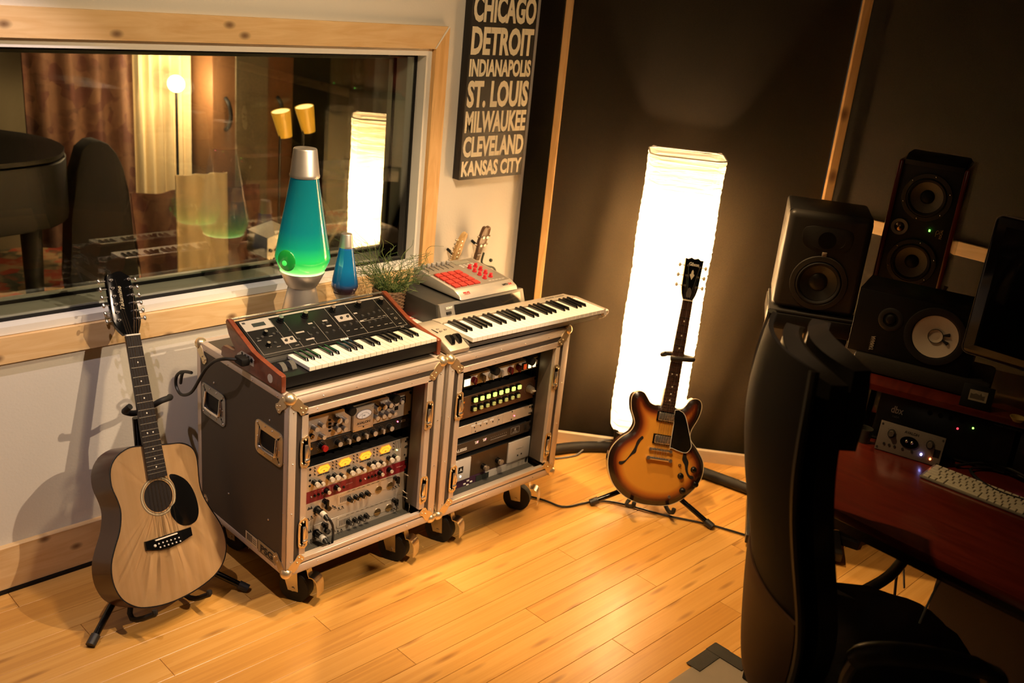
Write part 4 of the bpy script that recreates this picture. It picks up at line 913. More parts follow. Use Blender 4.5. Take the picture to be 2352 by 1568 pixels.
MB().tube([(0, -.01, .03), (-.01, -.012, -.01), (.02, -.01, -.03), (.07, -.01, -.05), (.09, -.01, -.12), (.06, -.01, -.18), (.0, -.01, -.18), (-.04, -.01, -.12), (-.03, -.01, -.06), (.02, -.015, -.035), (.06, -.015, -.07), (.07, -.02, -.13)], .0045, 7).sph((.042, -.012, -.008), .008, 12).o('lead', mat('dark_green_cable', (.02, .03, .018), .45), q)
q = thing('cable_coil', 'dark cable coil hanging from the left headstock hook', 'cable', (1.180, .60, .83))
MB().tube([(-.06, -.02, -.04), (-.04, -.02, 0), (0, -.02, .015), (.04, -.02, .005), (.08, -.02, -.05), (.07, -.02, -.12), (0, -.02, -.14), (-.06, -.02, -.10), (-.03, -.02, -.01), (.03, -.02, -.005)], .004, 7).o('lead', CAB, q)
# ================================================================ GUITARS
def frame(r, t):
    th = math.sqrt(sum(v * v for v in r)); return Matrix.Translation(t) @ Matrix.Rotation(th, 4, Vector(r)) 
FRET = mat('fret_wire', (.75, .68, .55), .25, 1)
def guitar_neck(e, zn, zb, wn, wb, scale, nf, yf, m_neck, m_board, dots_, inlay, th=.022, xoff=0):
    """fretboard from nut zn down to zb at height yf in front of the plane y=0"""
    MB().prism([(-wn / 2, zn), (wn / 2, zn), (wb / 2, zb), (-wb / 2, zb)], 'y', yf - .006, yf).o('fretboard', m_board, e)
    q = MB().prism(smooth2([(-wn / 2, 0), (-wn / 2 * .8, .012), (0, th - .004), (wn / 2 * .8, .012), (wn / 2, 0)], 1), 'z', 0, 1)
    bm = q.bm
    for v in bm.verts:
        t = v.co.z; v.co = Vector((v.co.x * (1 + (wb / wn - 1) * t), yf + v.co.y, zn + (zb + .06 - zn) * t)) if False else Vector((v.co.x * (1 + (wb / wn - 1) * t * .8), yf + v.co.y * 1.0, zn + (zb - zn) * t * .82))
    q.o('neck', m_neck, e)
    for i in range(1, nf + 1):
        z = zn - scale * (1 - 2 ** (-i / 12)); 
        if z < zb + .002: break
        w = wn + (wb - wn) * (zn - z) / (zn - zb); MB().box((0, yf - .0068, z), (w - .001, .0018, .0022)).o('fret', FRET, e)
    for i in (3, 5, 7, 9, 12, 15, 17, 19):
        z = zn - scale * (1 - (2 ** (-i / 12) + 2 ** (-(i - 1) / 12)) / 2)
        if z < zb + .004: continue
        for x in ((-.010, .010) if i == 12 else (0,)): MB().cyl((x, yf - .0066, z), (x, yf - .005, z), .0032 if inlay else .0026, seg=10).o('inlay_dot', mat('pearl_inlay', (.7, .66, .55), .3), e)
    MB().box((0, yf - .0045, zn + .002), (wn, .009, .005), .001).o('nut', mat('bone', (.75, .70, .58), .4), e)
# ---- 12 string acoustic; local frame: x right, y into the body, z along the neck
AM = frame((-.4308, .0825, .1416), (-.2651, .1749, .09)) @ Matrix.Scale(.9522, 4)
ac = thing('acoustic_guitar', 'twelve-string acoustic guitar with pale spruce top and black pickguard, leaning on a floor stand', 'guitar', M=AM)
SPR = wood('spruce_top', (.60, .37, .155), (.70, .46, .22), (16, 16, .35), .32, coat=.3, dist=.15); MAH = mat('dark_mahogany_gloss', (.050, .017, .008), .3, coat=.12, nz=.2, ns=12)
out = [(-.0300, .512), (-.0750, .514), (-.1200, .496), (-.1480, .4619), (-.1552, .4085), (-.1436, .3589), (-.1403, .3189), (-.1542, .2677), (-.1799, .2201), (-.1984, .1789), (-.2043, .1343), (-.198, .0937), (-.18, .057), (-.1474, .0286), (-.1158, .0143), (-.0564, .0035), (.0075, .0035), (.0802, .0147), (.1452, .0364), (.1882, .0686), (.2115, .1128), (.2140, .1615), (.2024, .2075), (.1745, .2654), (.1575, .3118), (.1536, .3548), (.1601, .4204), (.1545, .4597), (.1341, .4829), (.1049, .4951), (.0681, .4990), (.0318, .503)]
O = smooth2(out, 3)
MB().prism(O, 'y', .004, .112, .003).o('side_and_back', MAH, ac)
cx, cz = -.003, .342
# top plate with a real soundhole
n = len(O); q = MB(); bm = q.bm; hr = .0505
ov = sorted(range(n), key=lambda i: math.atan2(O[i][1] - cz, O[i][0] - cx))
R1 = [bm.verts.new((O[i][0], 0, O[i][1])) for i in range(n)]; R2 = []
for i in range(n):
    a = math.atan2(O[i][1] - cz, O[i][0] - cx); R2.append(bm.verts.new((cx + hr * math.cos(a), 0, cz + hr * math.sin(a))))
for i in range(n): j = (i + 1) % n; bm.faces.new((R1[i], R1[j], R2[j], R2[i]))
g = bmesh.ops.solidify(bm, geom=bm.faces[:], thickness=.004)
bmesh.ops.recalc_face_normals(bm, faces=bm.faces)
q.o('top', SPR, ac)
MB().ring(O, .0035, 'y', -.0012, .004).o('binding', mat('black_binding', (.012, .010, .01), .25), ac)
MB().cyl((cx, .0035, cz), (cx, .0042, cz), hr, seg=36).o('soundhole', mat('guitar_inside', (.007, .003, .0015), .8), ac)
for r, w_, m in ((.0635, .0022, mat('rosette_dark', (.16, .12, .07), .4)), (.0600, .0030, mat('rosette_cream', (.50, .42, .26), .4)), (.0565, .0022, mat('rosette_dark', (.16, .12, .07), .4))):
    MB().ring(circ(cx, cz, r, 40), w_, 'y', -.0008, .001).o('rosette', m, ac)
MB().prism(smooth2([(.0493, .4012), (.0755, .393), (.1077, .3651), (.127, .3189), (.1311, .2677), (.12, .237), (.0986, .2258), (.0661, .2284), (.0421, .2486), (.0292, .2764), (.0346, .2990), (.0520, .3100), (.0600, .346), (.0560, .372), (.048, .388)], 3), 'y', -.002, .0, .0006).o('pickguard', GLOSSB, ac)
MB().prism([(-.0797, .2145), (-.0808, .1861), (-.0609, .1846), (-.0319, .1740), (.0037, .1716), (.040, .178), (.0650, .1870), (.0884, .1894), (.0875, .2178), (.062, .217), (-.061, .214)], 'y', -.009, 0, .002).o('bridge', GLOSSB, ac)
MB().box((0, -.011, .2105), (.080, .006, .004), .001, M=Matrix.Rotation(math.radians(-2), 4, 'Y')).o('saddle', mat('bone', (.75, .70, .58), .4), ac)
for i in range(6):
    MB().sph((-.036 + i * .0145, -.010, .196), .0028, 8).o('bridge_pin', WHITEP, ac); MB().sph((-.033 + i * .0145, -.010, .184), .0028, 8).o('bridge_pin', WHITEP, ac)
MB().sph((-.050, -.0095, .193), .0050, 10).o('bridge_dot', mat('pearl_inlay', (.7, .66, .55), .3), ac)
guitar_neck(ac, .8610, .400, .050, .068, .648, 20, -.006, MAH, mat('black_fretboard', (.014, .010, .009), .35), 0, 0, .022)
hd = [(-.0250, .864), (-.0380, .880), (-.0530, .902), (-.0560, .918), (-.0530, 1.050), (-.0470, 1.061), (-.026, 1.062), (-.0140, 1.070), (.0000, 1.070), (.0100, 1.060), (.0240, 1.055), (.0290, 1.045), (.0420, .918), (.0400, .902), (.031, .880), (.0240, .864)]
MB().prism(hd, 'y', -.006, .010, .0015).o('headstock', GLOSSB, ac)
for i in range(6):
    z = .914 + i * .0256
    for sx in (-1, 1):
        x = sx * (.0335 - i * .0006) - .005 - i * .0014
        MB().cyl((x, -.012, z), (x, -.005, z), .0048, seg=10).cyl((x, -.020, z), (x, -.012, z), .0030, seg=8).o('tuner_post', CHROME, ac)
        MB().cyl((x + sx * .012, .003, z), (x + sx * .029, .003, z), .0020, seg=6).sph((x + sx * .033, .003, z), .0072, 10, (.8, .6, 1.15)).o('tuner_button', CHROME, ac)
s = MB()
for i in range(6):
    for k in (0, .0022):
        xa_ = -.036 + i * .0145 + k; xb_ = -.020 + i * .008 + k * .8
        s.cyl((xa_, -.012, .208), (xb_, -.0125, .868), .00035, seg=4)
        px = (-1 if i < 3 else 1) * .031; s.cyl((xb_, -.0125, .868), (px, -.016, .918 + (i if i < 3 else 5 - i) * .052 + k * 10), .00035, seg=4)
s.o('string', mat('bronze_string', (.55, .42, .28), .3, 1), ac)
t_ = MB(); text('Takamine', 'lettering', mat('gold_print', (.50, .42, .26), .4), ac, (-.010, -.0066, .985), .02, rot=(PI / 2, math.radians(-90), 0), fitw=.075, bold=.0002, shear=.35)
# ---- sunburst semi hollow electric
EM = frame((-.2525, .2059, -.7), (1.508, -.2675, .09)) @ Matrix.Scale(.9589, 4)
el = thing('electric_guitar', 'sunburst semi-hollow electric guitar with f-holes on a floor stand before the glowing lamp', 'guitar', M=EM)
def burst():
    m, t, N, L, b = nt('sunburst_lacquer')
    tc = N.new('ShaderNodeTexCoord'); at = N.new('ShaderNodeAttribute'); at.attribute_name = 'edge'
    n = N.new('ShaderNodeTexNoise'); n.inputs['Scale'].default_value = 7; L.new(tc.outputs['Object'], n.inputs['Vector'])
    a = N.new('ShaderNodeMath'); a.operation = 'MULTIPLY_ADD'; L.new(n.outputs[0], a.inputs[0]); a.inputs[1].default_value = .10; L.new(at.outputs['Fac'], a.inputs[2])
    r = ramp(N, [(.0, (.010, .005, .003)), (.24, (.018, .007, .004)), (.40, (.10, .018, .006)), (.58, (.42, .13, .018)), (.80, (.60, .27, .035))])
    L.new(a.outputs[0], r.inputs[0]); L.new(r.outputs[0], b.inputs['Base Color']); b.inputs['Roughness'].default_value = .22; b.inputs['Coat Weight'].default_value = .6; b.inputs['Coat Roughness'].default_value = .05; return m
eo = [(-.0330, .3770), (-.0484, .3745), (-.0704, .3819), (-.0885, .4034), (-.1064, .4192), (-.1272, .4198), (-.1468, .4044), (-.1515, .3809), (-.1435, .3415), (-.1249, .3038), (-.1206, .2801), (-.1332, .2495), (-.1618, .2246), (-.1855, .1964), (-.2014, .1613), (-.2038, .1202), (-.1919, .073), (-.1671, .0278), (-.1324, -.0038), (-.0909, -.0262), (-.0386, -.0389), (.0117, -.0395), (.0527, -.035), (.0925, -.0233), (.1302, .0006), (.1654, .0373), (.1915, .0785), (.2028, .1174), (.2001, .1582), (.1859, .189), (.1554, .2254), (.1297, .2502), (.1195, .2732), (.1241, .3027), (.1411, .3465), (.1483, .3886), (.1414, .4162), (.1261, .426), (.1095, .425), (.0909, .4121), (.075, .385), (.0560, .3720), (.0300, .3770)]
E2 = smooth2(eo, 3); n = len(E2)
def dist(p): 
    best = 9
    for i in range(n):
        a = Vector(E2[i - 1]); b = Vector(E2[i]); ab = b - a; t = max(0, min(1, (p - a).dot(ab) / max(ab.length_squared, 1e-12))); best = min(best, (p - a - ab * t).length)
    return best
def inside(x, z):
    c = False
    for i in range(n):
        x1, z1 = E2[i - 1]; x2, z2 = E2[i]
        if (z1 > z) != (z2 > z) and x < (x2 - x1) * (z - z1) / (z2 - z1) + x1: c = not c
    return c
# arched front: rings shrunk towards the middle via a triangulated grid
from mathutils.geometry import delaunay_2d_cdt
pts = [Vector(p) for p in E2]; st_ = .009
gx = -.21
inner = []
while gx < .21:
    gz = -.05
    while gz < .44:
        if inside(gx, gz) and dist(Vector((gx, gz))) > .004: inner.append(Vector((gx, gz)))
        gz += st_
    gx += st_
res = delaunay_2d_cdt(pts + inner, [(i, (i + 1) % n) for i in range(n)], [list(range(n))], 1, 1e-6)
me = bpy.data.meshes.new('front'); vv = []; ev = []
for v in res[0]:
    dd = dist(v); ev.append(min(1, dd / .085)); vv.append((v.x, -.016 * (1 - (1 - min(1, dd / .06)) ** 2), v.y))
me.from_pydata(vv, [], [list(f) for f in res[2]]); 
at = me.attributes.new('edge', 'FLOAT', 'POINT')
for i, e_ in enumerate(ev): at.data[i].value = e_
for p_ in me.polygons: p_.use_smooth = True
me.materials.append(burst()); me.name = 'arched_front'
ob = bpy.data.objects.new('arched_front', me); COL.objects.link(ob); ob.parent = el
MB().prism(E2, 'y', .0005, .042, 0).o('body', mat('dark_red_brown_lacquer', (.035, .010, .006), .2, coat=.5), el)
MB().ring(offs(E2, -.0012), .004, 'y', -.0005, .005).o('binding', mat('cream_binding', (.66, .56, .38), .4), el)
FH = mat('f_hole_black', (.004, .003, .003), .8)
def fhole(P, nm='f_hole'): MB().prism(smooth2(P, 3), 'y', -.0172, -.0145).o(nm, FH, el)
fhole([(-.0819, .2413), (-.0892, .2361), (-.1005, .2190), (-.1070, .190), (-.1180, .1640), (-.1330, .1360), (-.1480, .1262), (-.1590, .1240), (-.1600, .1150), (-.1500, .1120), (-.1380, .1200), (-.1230, .1430), (-.1100, .160), (-.0985, .1700), (-.0955, .1950), (-.0870, .2200), (-.0770, .2330)])
fhole([(.0819 + .02, .200), (.1000, .1859), (.1016, .1680), (.1150, .1500), (.1213, .1300), (.1330, .1100), (.1450, .0990), (.1560, .0970), (.1620, .1040), (.1560, .1110), (.1450, .1110), (.1360, .1210), (.1300, .1400), (.1290, .1640), (.1180, .182), (.1130, .197)])
MB().prism(smooth2([(.0300, .3700), (.0661, .3656), (.0856, .3376), (.1051, .2915), (.1231, .245), (.126, .2249), (.1131, .204), (.0927, .2008), (.0445, .2121), (.0360, .2195), (.0341, .3129)], 2), 'y', -.026, -.0235, .0006).o('pickguard', GLOSSB, el)
MB().ring(smooth2([(.0661, .3656), (.0856, .3376), (.1051, .2915), (.1231, .245), (.126, .2249), (.1131, .204), (.0927, .2008), (.0445, .2121), (.0360, .2195), (.0341, .3129), (.0300, .3700)], 2), .0018, 'y', -.0265, -.0232).o('pickguard_edge', WHITEP, el)
for z in (.335, .240):
    MB().box((0, -.0195, z), (.078, .008, .042), .002).o('pickup_ring', GLOSSB, el); MB().box((0, -.026, z), (.066, .010, .034), .003).o('pickup_cover', CHROME, el)
    q = MB()
    for i in range(6): q.cyl((-.025 + i * .010, -.032, z - .008), (-.025 + i * .010, -.030, z - .008), .0022, seg=8)
    q.o('pole_screw', STEEL, el)
MB().box((0, -.026, .197), (.090, .012, .012), .003).cyl((-.043, -.018, .197), (-.043, -.032, .197), .0065).cyl((.043, -.018, .197), (.043, -.032, .197), .0065).o('bridge', CHROME, el)
MB().box((0, -.028, .160), (.094, .012, .014), .005).cyl((-.047, -.016, .160), (-.047, -.035, .160), .0080).cyl((.047, -.016, .160), (.047, -.035, .160), .0080).o('tailpiece', CHROME, el)
for x, z in ((.1560, .1370), (.1061, .1025), (.1740, .0779), (.1247, .0435)):
    MB().lathe([(.0135, 0), (.0130, .004), (.0100, .007), (.0095, .015), (.007, .017), (0, .017)], 24, (x, -.016, z), Matrix.Rotation(PI / 2, 4, 'X')).o('control_knob', GLOSSB, el)
MB().cyl((.0936, -.020, .1467), (.0936, -.014, .1467), .0065, seg=14).cyl((.0936, -.030, .1500), (.0936, -.018, .1467), .0022, .0035, 8).o('toggle_switch', mat('brass_toggle', (.7, .55, .28), .25, 1), el)
MB().cyl((.0739, -.019, .0094), (.0739, -.008, .0094), .0065, seg=16).cyl((.0739, -.0195, .0094), (.0739, -.019, .0094), .003).o('output_jack', CHROME, el)
guitar_neck(el, .818, .358, .043, .056, .628, 22, -.022, MAH, mat('rosewood_board', (.045, .020, .012), .35), 0, 1, .024)
MB().box((0, -.006, .40), (.050, .030, .10), .004).o('neck_heel', MAH, el)
hd = [(-.0205, .820), (-.0300, .845), (-.0350, .870), (-.0385, .990), (-.026, .988), (-.014, .9960), (-.006, .992), (0, .990), (.006, .992), (.014, .9960), (.026, .988), (.0385, .990), (.0350, .870), (.0300, .845), (.0205, .820)]
MB().prism(hd, 'y', -.022, -.006, .001).o('headstock', GLOSSB, el)
MB().ring(hd, .0012, 'y', -.0226, -.021).o('headstock_binding', mat('cream_binding', (.66, .56, .38), .4), el)
TS = mat('ivory_tuner', (.70, .64, .52), .35)
for i in range(3):
    z = .878 + i * .041
    for sx in (-1, 1):
        MB().cyl((sx * .024, -.032, z), (sx * .024, -.021, z), .0048, seg=10).o('tuner_post', CHROME, el); MB().cyl((sx * .034, -.012, z), (sx * .050, -.012, z), .0022, seg=6).o('tuner_shaft', CHROME, el)
        MB().sph((sx * .055, -.012, z), .0085, 10, (.8, .6, 1.1)).o('tuner_button', TS, el)
text('Gibson', 'lettering', WHITEP, el, (0, -.0232, .962), .02, fitw=.042, bold=.0003, shear=.3)
MB().prism([(0, .905), (.005, .915), (.010, .925), (.005, .930), (.004, .940), (0, .946), (-.004, .940), (-.005, .930), (-.010, .925), (-.005, .915)], 'y', -.0232, -.022).o('inlay_flower', mat('pearl_inlay', (.7, .66, .55), .3), el)
MB().prism([(-.008, .832), (.008, .832), (.011, .850), (.006, .868), (0, .873), (-.006, .868), (-.011, .850)], 'y', -.0236, -.022).o('truss_cover', mat('truss_cover', (.10, .09, .08), .3), el)
s = MB()
for i in range(6):
    xa_ = -.026 + i * .0104; xb_ = -.0175 + i * .0070
    s.cyl((xa_, -.033, .160), (xa_, -.0335, .197), .0005, seg=4).cyl((xa_, -.0335, .197), (xb_, -.0295, .820), .0005, seg=4).cyl((xb_, -.0295, .820), ((-1 if i < 3 else 1) * .024, -.031, .878 + (i if i < 3 else 5 - i) * .041), .0005, seg=4)
s.o('string', STEEL, el)
# ---- stands
def stand(name, label, legs, hub, top, M, yoke, cradle):
    e = thing(name, label, 'guitar stand', (hub[0], hub[1], 0))
    o = Vector((hub[0], hub[1], 0)); L = lambda p: Vector(p) - o
    for a in legs:
        a = Vector(a); c = Vector(hub); MB().cyl(L(c), L(a), .0105, seg=14).o('leg', GLOSSB, e)
        dr = (a - c).normalized(); MB().cyl(L(a - dr * .022), L(a + dr * .012), .0145, seg=14).o('foot', DARKGREY, e)
    MB().cyl(L(hub), L(top), .0115, seg=14).o('upright', GLOSSB, e)
    MB().tube([L(p) for p in yoke], .0095, 10).o('neck_yoke', RUBBER, e)
    for c in cradle:
        MB().tube([L(p) for p in c], .0085, 8).o('cradle_arm', RUBBER, e)
    return e
def Lm(Mx, pts): return [Mx @ Vector(p) for p in pts]
ay = Lm(AM, [(.110, .018, .648), (.095, -.004, .645), (.060, -.008, .640), (.045, .030, .628), (.0, .050, .615), (-.045, .035, .625), (-.058, .004, .632), (-.055, -.016, .64)])
stand('guitar_stand', 'black tubular stand holding the acoustic guitar', [(-.505, .235, .014), (-.012, .215, .014), (-.20, .60, .014)], (-.235, .44, .16), tuple(AM @ Vector((0, .055, .60))), AM, ay,
      [[(-.235, .44, .16)] + [tuple(p) for p in Lm(AM, [(s * .10, .12, -.012), (s * .10, -.012, -.012), (s * .10, -.028, .004)])] for s in (-1, 1)])
ey = Lm(EM, [(-.055, -.040, .590), (-.062, -.020, .585), (-.045, .008, .590), (0, .018, .595), (.045, .010, .590), (.064, -.020, .588), (.055, -.042, .584), (.0, -.052, .580), (-.035, -.050, .578)])
stand('guitar_stand', 'black tubular stand holding the sunburst electric guitar', [(1.386, -.082, .015), (1.640, -.478, .015), (1.84, -.09, .015)], (1.60, -.215, .12), tuple(EM @ Vector((0, .03, .60))), EM, ey,
      [[(1.60, -.215, .12)] + [tuple(p) for p in Lm(EM, [(s * .085 + .01, .06, -.050), (s * .085 + .01, -.030, -.050), (s * .085 + .01, -.045, -.030)])] for s in (-1, 1)])
# ================================================================ FLOOR LAMP(S)
def papermat(name, e0):
    m, t, N, L, b = nt(name)
    out_ = N['Material Output']; tc = N.new('ShaderNodeTexCoord'); mp = N.new('ShaderNodeMapping'); mp.inputs['Scale'].default_value = (5, 5, 42); L.new(tc.outputs['Object'], mp.inputs[0])
    n_ = N.new('ShaderNodeTexNoise'); n_.inputs['Scale'].default_value = 1.6; n_.inputs['Detail'].default_value = 5; n_.inputs['Distortion'].default_value = 1.2; L.new(mp.outputs[0], n_.inputs['Vector'])
    bp = N.new('ShaderNodeBump'); bp.inputs['Strength'].default_value = .9; bp.inputs['Distance'].default_value = .006; L.new(n_.outputs[0], bp.inputs['Height'])
    r = ramp(N, [(.30, (.78, .60, .36)), (.62, (1, .90, .72))]); L.new(n_.outputs[0], r.inputs[0])
    tr = N.new('ShaderNodeBsdfTranslucent'); L.new(r.outputs[0], tr.inputs[0]); L.new(bp.outputs[0], tr.inputs['Normal']); df = N.new('ShaderNodeBsdfDiffuse'); L.new(r.outputs[0], df.inputs[0]); L.new(bp.outputs[0], df.inputs['Normal'])
    mx = N.new('ShaderNodeMixShader'); mx.inputs[0].default_value = .35; L.new(tr.outputs[0], mx.inputs[1]); L.new(df.outputs[0], mx.inputs[2])
    em = N.new('ShaderNodeEmission'); em.inputs[1].default_value = e0; em.inputs[0].default_value = (1, .70, .38, 1)
    tp_ = N.new('ShaderNodeBsdfTransparent'); m3 = N.new('ShaderNodeMixShader'); m3.inputs[0].default_value = .10; L.new(mx.outputs[0], m3.inputs[1]); L.new(tp_.outputs[0], m3.inputs[2])
    ad = N.new('ShaderNodeAddShader'); L.new(m3.outputs[0], ad.inputs[0]); L.new(em.outputs[0], ad.inputs[1]); L.new(ad.outputs[0], out_.inputs[0]); return m
PAPER = papermat('crinkled_paper_shade', .30)
def paperlamp(name, label, x, y, rz, H, wd, dp, z0, bulbs):
    e = thing(name, label, 'floor lamp', (x, y, 0), rz)
    c = rrect(0, 0, wd, dp, dp * .22, 5); n_ = len(c)
    rg = random.Random(3); rows = []
    q = MB(); bm = q.bm; K = 150
    for k in range(K + 1):
        z = z0 + (H - z0) * k / K; f = (1 - .12 * max(0, 1 - k / 5) ** 2) * 1 + .010 * math.sin(k * 1.7) + rg.uniform(-.008, .008) + .012 * math.sin(k * .13)
        rows.append([bm.verts.new((p[0] * f, p[1] * f, z + .006 * math.sin(i * 1.1 + k))) for i, p in enumerate(c)])
    for k in range(K):
        for i in range(n_): j = (i + 1) % n_; bm.faces.new((rows[k][i], rows[k][j], rows[k + 1][j], rows[k + 1][i]))
    bmesh.ops.recalc_face_normals(bm, faces=bm.faces)
    q.o('paper_shade', PAPER, e, smooth=0)
    MB().tube([(p[0], p[1], H) for p in c], .003, 6, smooth=False, closed=True).o('top_wire', mat('wire_grey', (.3, .27, .22), .5), e)
    MB().cyl((0, 0, z0), (0, 0, H * .75), .006).box((0, 0, z0 + .01), (wd * .9, dp * .9, .01)).o('stem', BLACK, e)
    for sx in (-1, 1):
        for sy in (-1, 1): MB().cyl((sx * wd * .38, sy * dp * .36, 0), (sx * wd * .38, sy * dp * .36, z0 + .01), .008).o('leg', BLACK, e)
    for k_, z in enumerate(bulbs): MB().sph((0, 0, z), .032, 16).o('bulb', mat('bulb', (1, .9, .7), .4, emis=(1, .66, .34), es=680) if k_ < 2 else mat('small_bulb', (1, .9, .7), .4, emis=(1, .66, .34), es=700), e)
    return e
lamp = paperlamp('floor_lamp', 'tall glowing square paper floor lamp behind the sunburst guitar', 1.838, .040, aw, 1.372, .300, .215, .178, (.45, .78, 1.05))
cw_, sw_ = math.cos(aw), math.sin(aw)
# ---- cables on the floor
q = thing('cable_snake', 'thick black wrapped cable lying along the wall behind the sunburst guitar, white lettering', 'cable', (1.9, .0, 0))
MB().tube([(-.34, .33, .024), (-.20, .275, .024), (-.08, .19, .024), (.03, .06, .024), (.06, -.12, .024), (.085, -.24, .024), (.13, -.46, .024)], .0235, 14).cyl((-.40, .345, .024), (-.36, .335, .024), .020).o('sleeve', RUBBER, q)
text('Captive Cables', 'lettering', WHITEP, q, (.122, -.415, .049), .02, rot=(math.radians(18), 0, math.radians(101)), fitw=.10, bold=.0004)
q = thing('audio_cable', 'thin black cable on the floor from the right flight case to the desk', 'cable', (1.4, -.1, 0))
MB().tube([(-.30, .40, .006), (-.17, .18, .006), (-.135, .075, .006), (-.05, .045, .006), (.0, .03, .006), (.06, -.01, .006), (.11, -.10, .006), (.165, -.22, .006), (.25, -.36, .006), (.30, -.48, .006), (.33, -.57, .006), (.38, -.70, .006)], .0042, 7).o('lead', CAB, q)
q = thing('audio_cable', 'thin grey cable crossing the thick wrapped cable by the baseboard', 'cable', (1.7, .28, 0))
MB().tube([(-.15, .0, .006), (-.05, -.03, .006), (.03, -.03, .030), (.12, -.08, .056), (.16, -.14, .040), (.20, -.20, .008)], .0040, 7).o('lead', mat('grey_cable', (.10, .09, .08), .4), q)
# ================================================================ LIVE ROOM BEYOND THE GLASS
YB = 4.3
struct(MB().box((1.0, 2.65, -.02), (6.4, 3.4, .04)).o('floor_live_room', mat('dark_live_floor', (.10, .075, .045), .35)))
struct(MB().box((1.0, YB + .03, 1.3), (6.4, .06, 2.6)).o('wall_live_far', mat('olive_wall', (.20, .155, .085), .8)))
struct(MB().box((-2.2, 2.6, 1.3), (.06, 3.4, 2.6)).o('wall_live_left', mat('brown_wall', (.22, .16, .10), .9)))
struct(MB().box((4.2, 2.6, 1.3), (.06, 3.4, 2.6)).o('wall_live_right', mat('olive_wall', (.20, .155, .085), .8)))
struct(MB().box((1.0, 2.65, 2.63), (6.4, 3.4, .06)).o('ceiling_live_room', mat('ceiling_dark', (.12, .09, .06), .9)))
def rugmat(name, cols, sc_=9):
    m, t, N, L, b = nt(name)
    tc = N.new('ShaderNodeTexCoord'); v = N.new('ShaderNodeTexVoronoi'); v.inputs['Scale'].default_value = sc_ * 1.6; n_ = N.new('ShaderNodeTexNoise'); n_.inputs['Scale'].default_value = sc_ * 1.2; n_.inputs['Detail'].default_value = 6
    L.new(tc.outputs['Object'], v.inputs['Vector']); L.new(tc.outputs['Object'], n_.inputs['Vector'])
    mx = N.new('ShaderNodeMath'); mx.operation = 'MULTIPLY_ADD'; L.new(v.outputs['Color'], mx.inputs[0]); mx.inputs[1].default_value = .55; m2 = N.new('ShaderNodeMath'); m2.operation = 'MULTIPLY'; m2.inputs[1].default_value = .5; L.new(n_.outputs[0], m2.inputs[0]); L.new(m2.outputs[0], mx.inputs[2])
    r = ramp(N, [((i + .3) / len(cols), c) for i, c in enumerate(cols)]); r.color_ramp.interpolation = 'EASE'; L.new(mx.outputs[0], r.inputs[0]); L.new(r.outputs[0], b.inputs['Base Color']); b.inputs['Roughness'].default_value = .95; return m
RUGA = rugmat('red_oriental_rug', [(.03, .03, .02), (.30, .02, .01), (.36, .05, .02), (.38, .24, .11), (.06, .07, .04), (.34, .08, .03)], 8)
RUGB = rugmat('faded_rose_rug', [(.035, .012, .008), (.075, .022, .014), (.13, .06, .03), (.05, .015, .010)], 9)
tag(MB().box((.35, 3.55, .006), (1.75, 1.9, .012)).o('oriental_rug', RUGA), 'red and cream oriental rug on the floor beyond the glass', 'rug')
def hang(name, label, x0, x1, y, z0, z1, m, am=.02, k=9, dy=0):
    o = MB().grid(lambda u, v: Vector(((x0 - x1) / 2 + (x1 - x0) * u, am * math.sin(k * u * 3 + v) + dy * (1 - v), (z1 - z0) * v)), 40, 12, .006).o(name, m); o.location = ((x0 + x1) / 2, y, z0); return tag(o, label, 'hanging')
hang('hanging_rug', 'faded rose rug hanging in the live room, nearest the piano', .52, 1.12, 3.35, .28, 1.75, RUGB)
hang('hanging_rug', 'reddish rug draped low in front of the pale curtain in the live room', .95, 1.75, 3.05, .05, .62, RUGB, .03, 7, -.1)
hang('curtain', 'pale backlit curtain glowing behind the glass', 1.20, 1.56, 3.55, .25, 1.9, mat('cream_cloth', (.62, .50, .30), .8), .02, 12)
hang('white_sheet', 'pale sheet draped to the floor in front of the curtain in the live room', 1.06, 1.36, 2.75, .03, .78, mat('cream_cloth', (.62, .50, .30), .8), .015, 6)
bl = thing('wall_lamp', 'bright round lamp shining before the pale curtain', 'lamp', (1.40, 3.40, 1.17)); MB().sph((0, 0, 0), .05, 20).o('globe', led('bright_globe', (1, .78, .45), 9), bl); MB().cyl((0, 0, -.6), (0, 0, -.05), .008).o('pole', BLACK, bl)
point('live_lamp', (1.40, 3.28, 1.17), 16, WARM2, .05)
point('live_fill', (1.0, 2.5, 2.35), 22, WARM2, .15)
spot('live_rug_fill', (1.5, 2.6, 2.4), (.75, 3.9, 0), 170, 50, WARM2, .1)  # unseen light added to brighten the rug
# doors / cabinet and pillars at the back
BRN = mat('brown_wood_panel', (.16, .075, .030), .5, nz=.2)
cbn = thing('cabinet', 'tall brown cabinet with perforated door panel and dark handles in the live room', 'cabinet', (1.86, 3.3, 0))
MB().box((0, .2, 1.1), (.56, .4, 2.2), .005).o('carcass', BRN, cbn); MB().box((-.02, -.006, 1.1), (.22, .012, 2.0)).o('perforated_panel', mat('peg_panel', (.15, .12, .07), .6, nz=.5, ns=90), cbn)
for x in (-.20, .16): MB().tube([(x, -.01, 1.10), (x, -.05, 1.07), (x + .01, -.055, 1.0), (x, -.05, .94), (x, -.01, .91)], .012, 8).o('handle', BLACK, cbn)
tag(MB().box((2.10, 3.7, 1.25), (.10, .06, 2.5), .004).o('pillar', mat('tan_post', (.26, .17, .08), .6)), 'tan post against the far wall of the live room', 'post')
struct(MB().box((2.65, YB - .2, 1.0), (.62, .05, 2.0)).o('door_1', mat('dark_door', (.03, .025, .015), .5)))
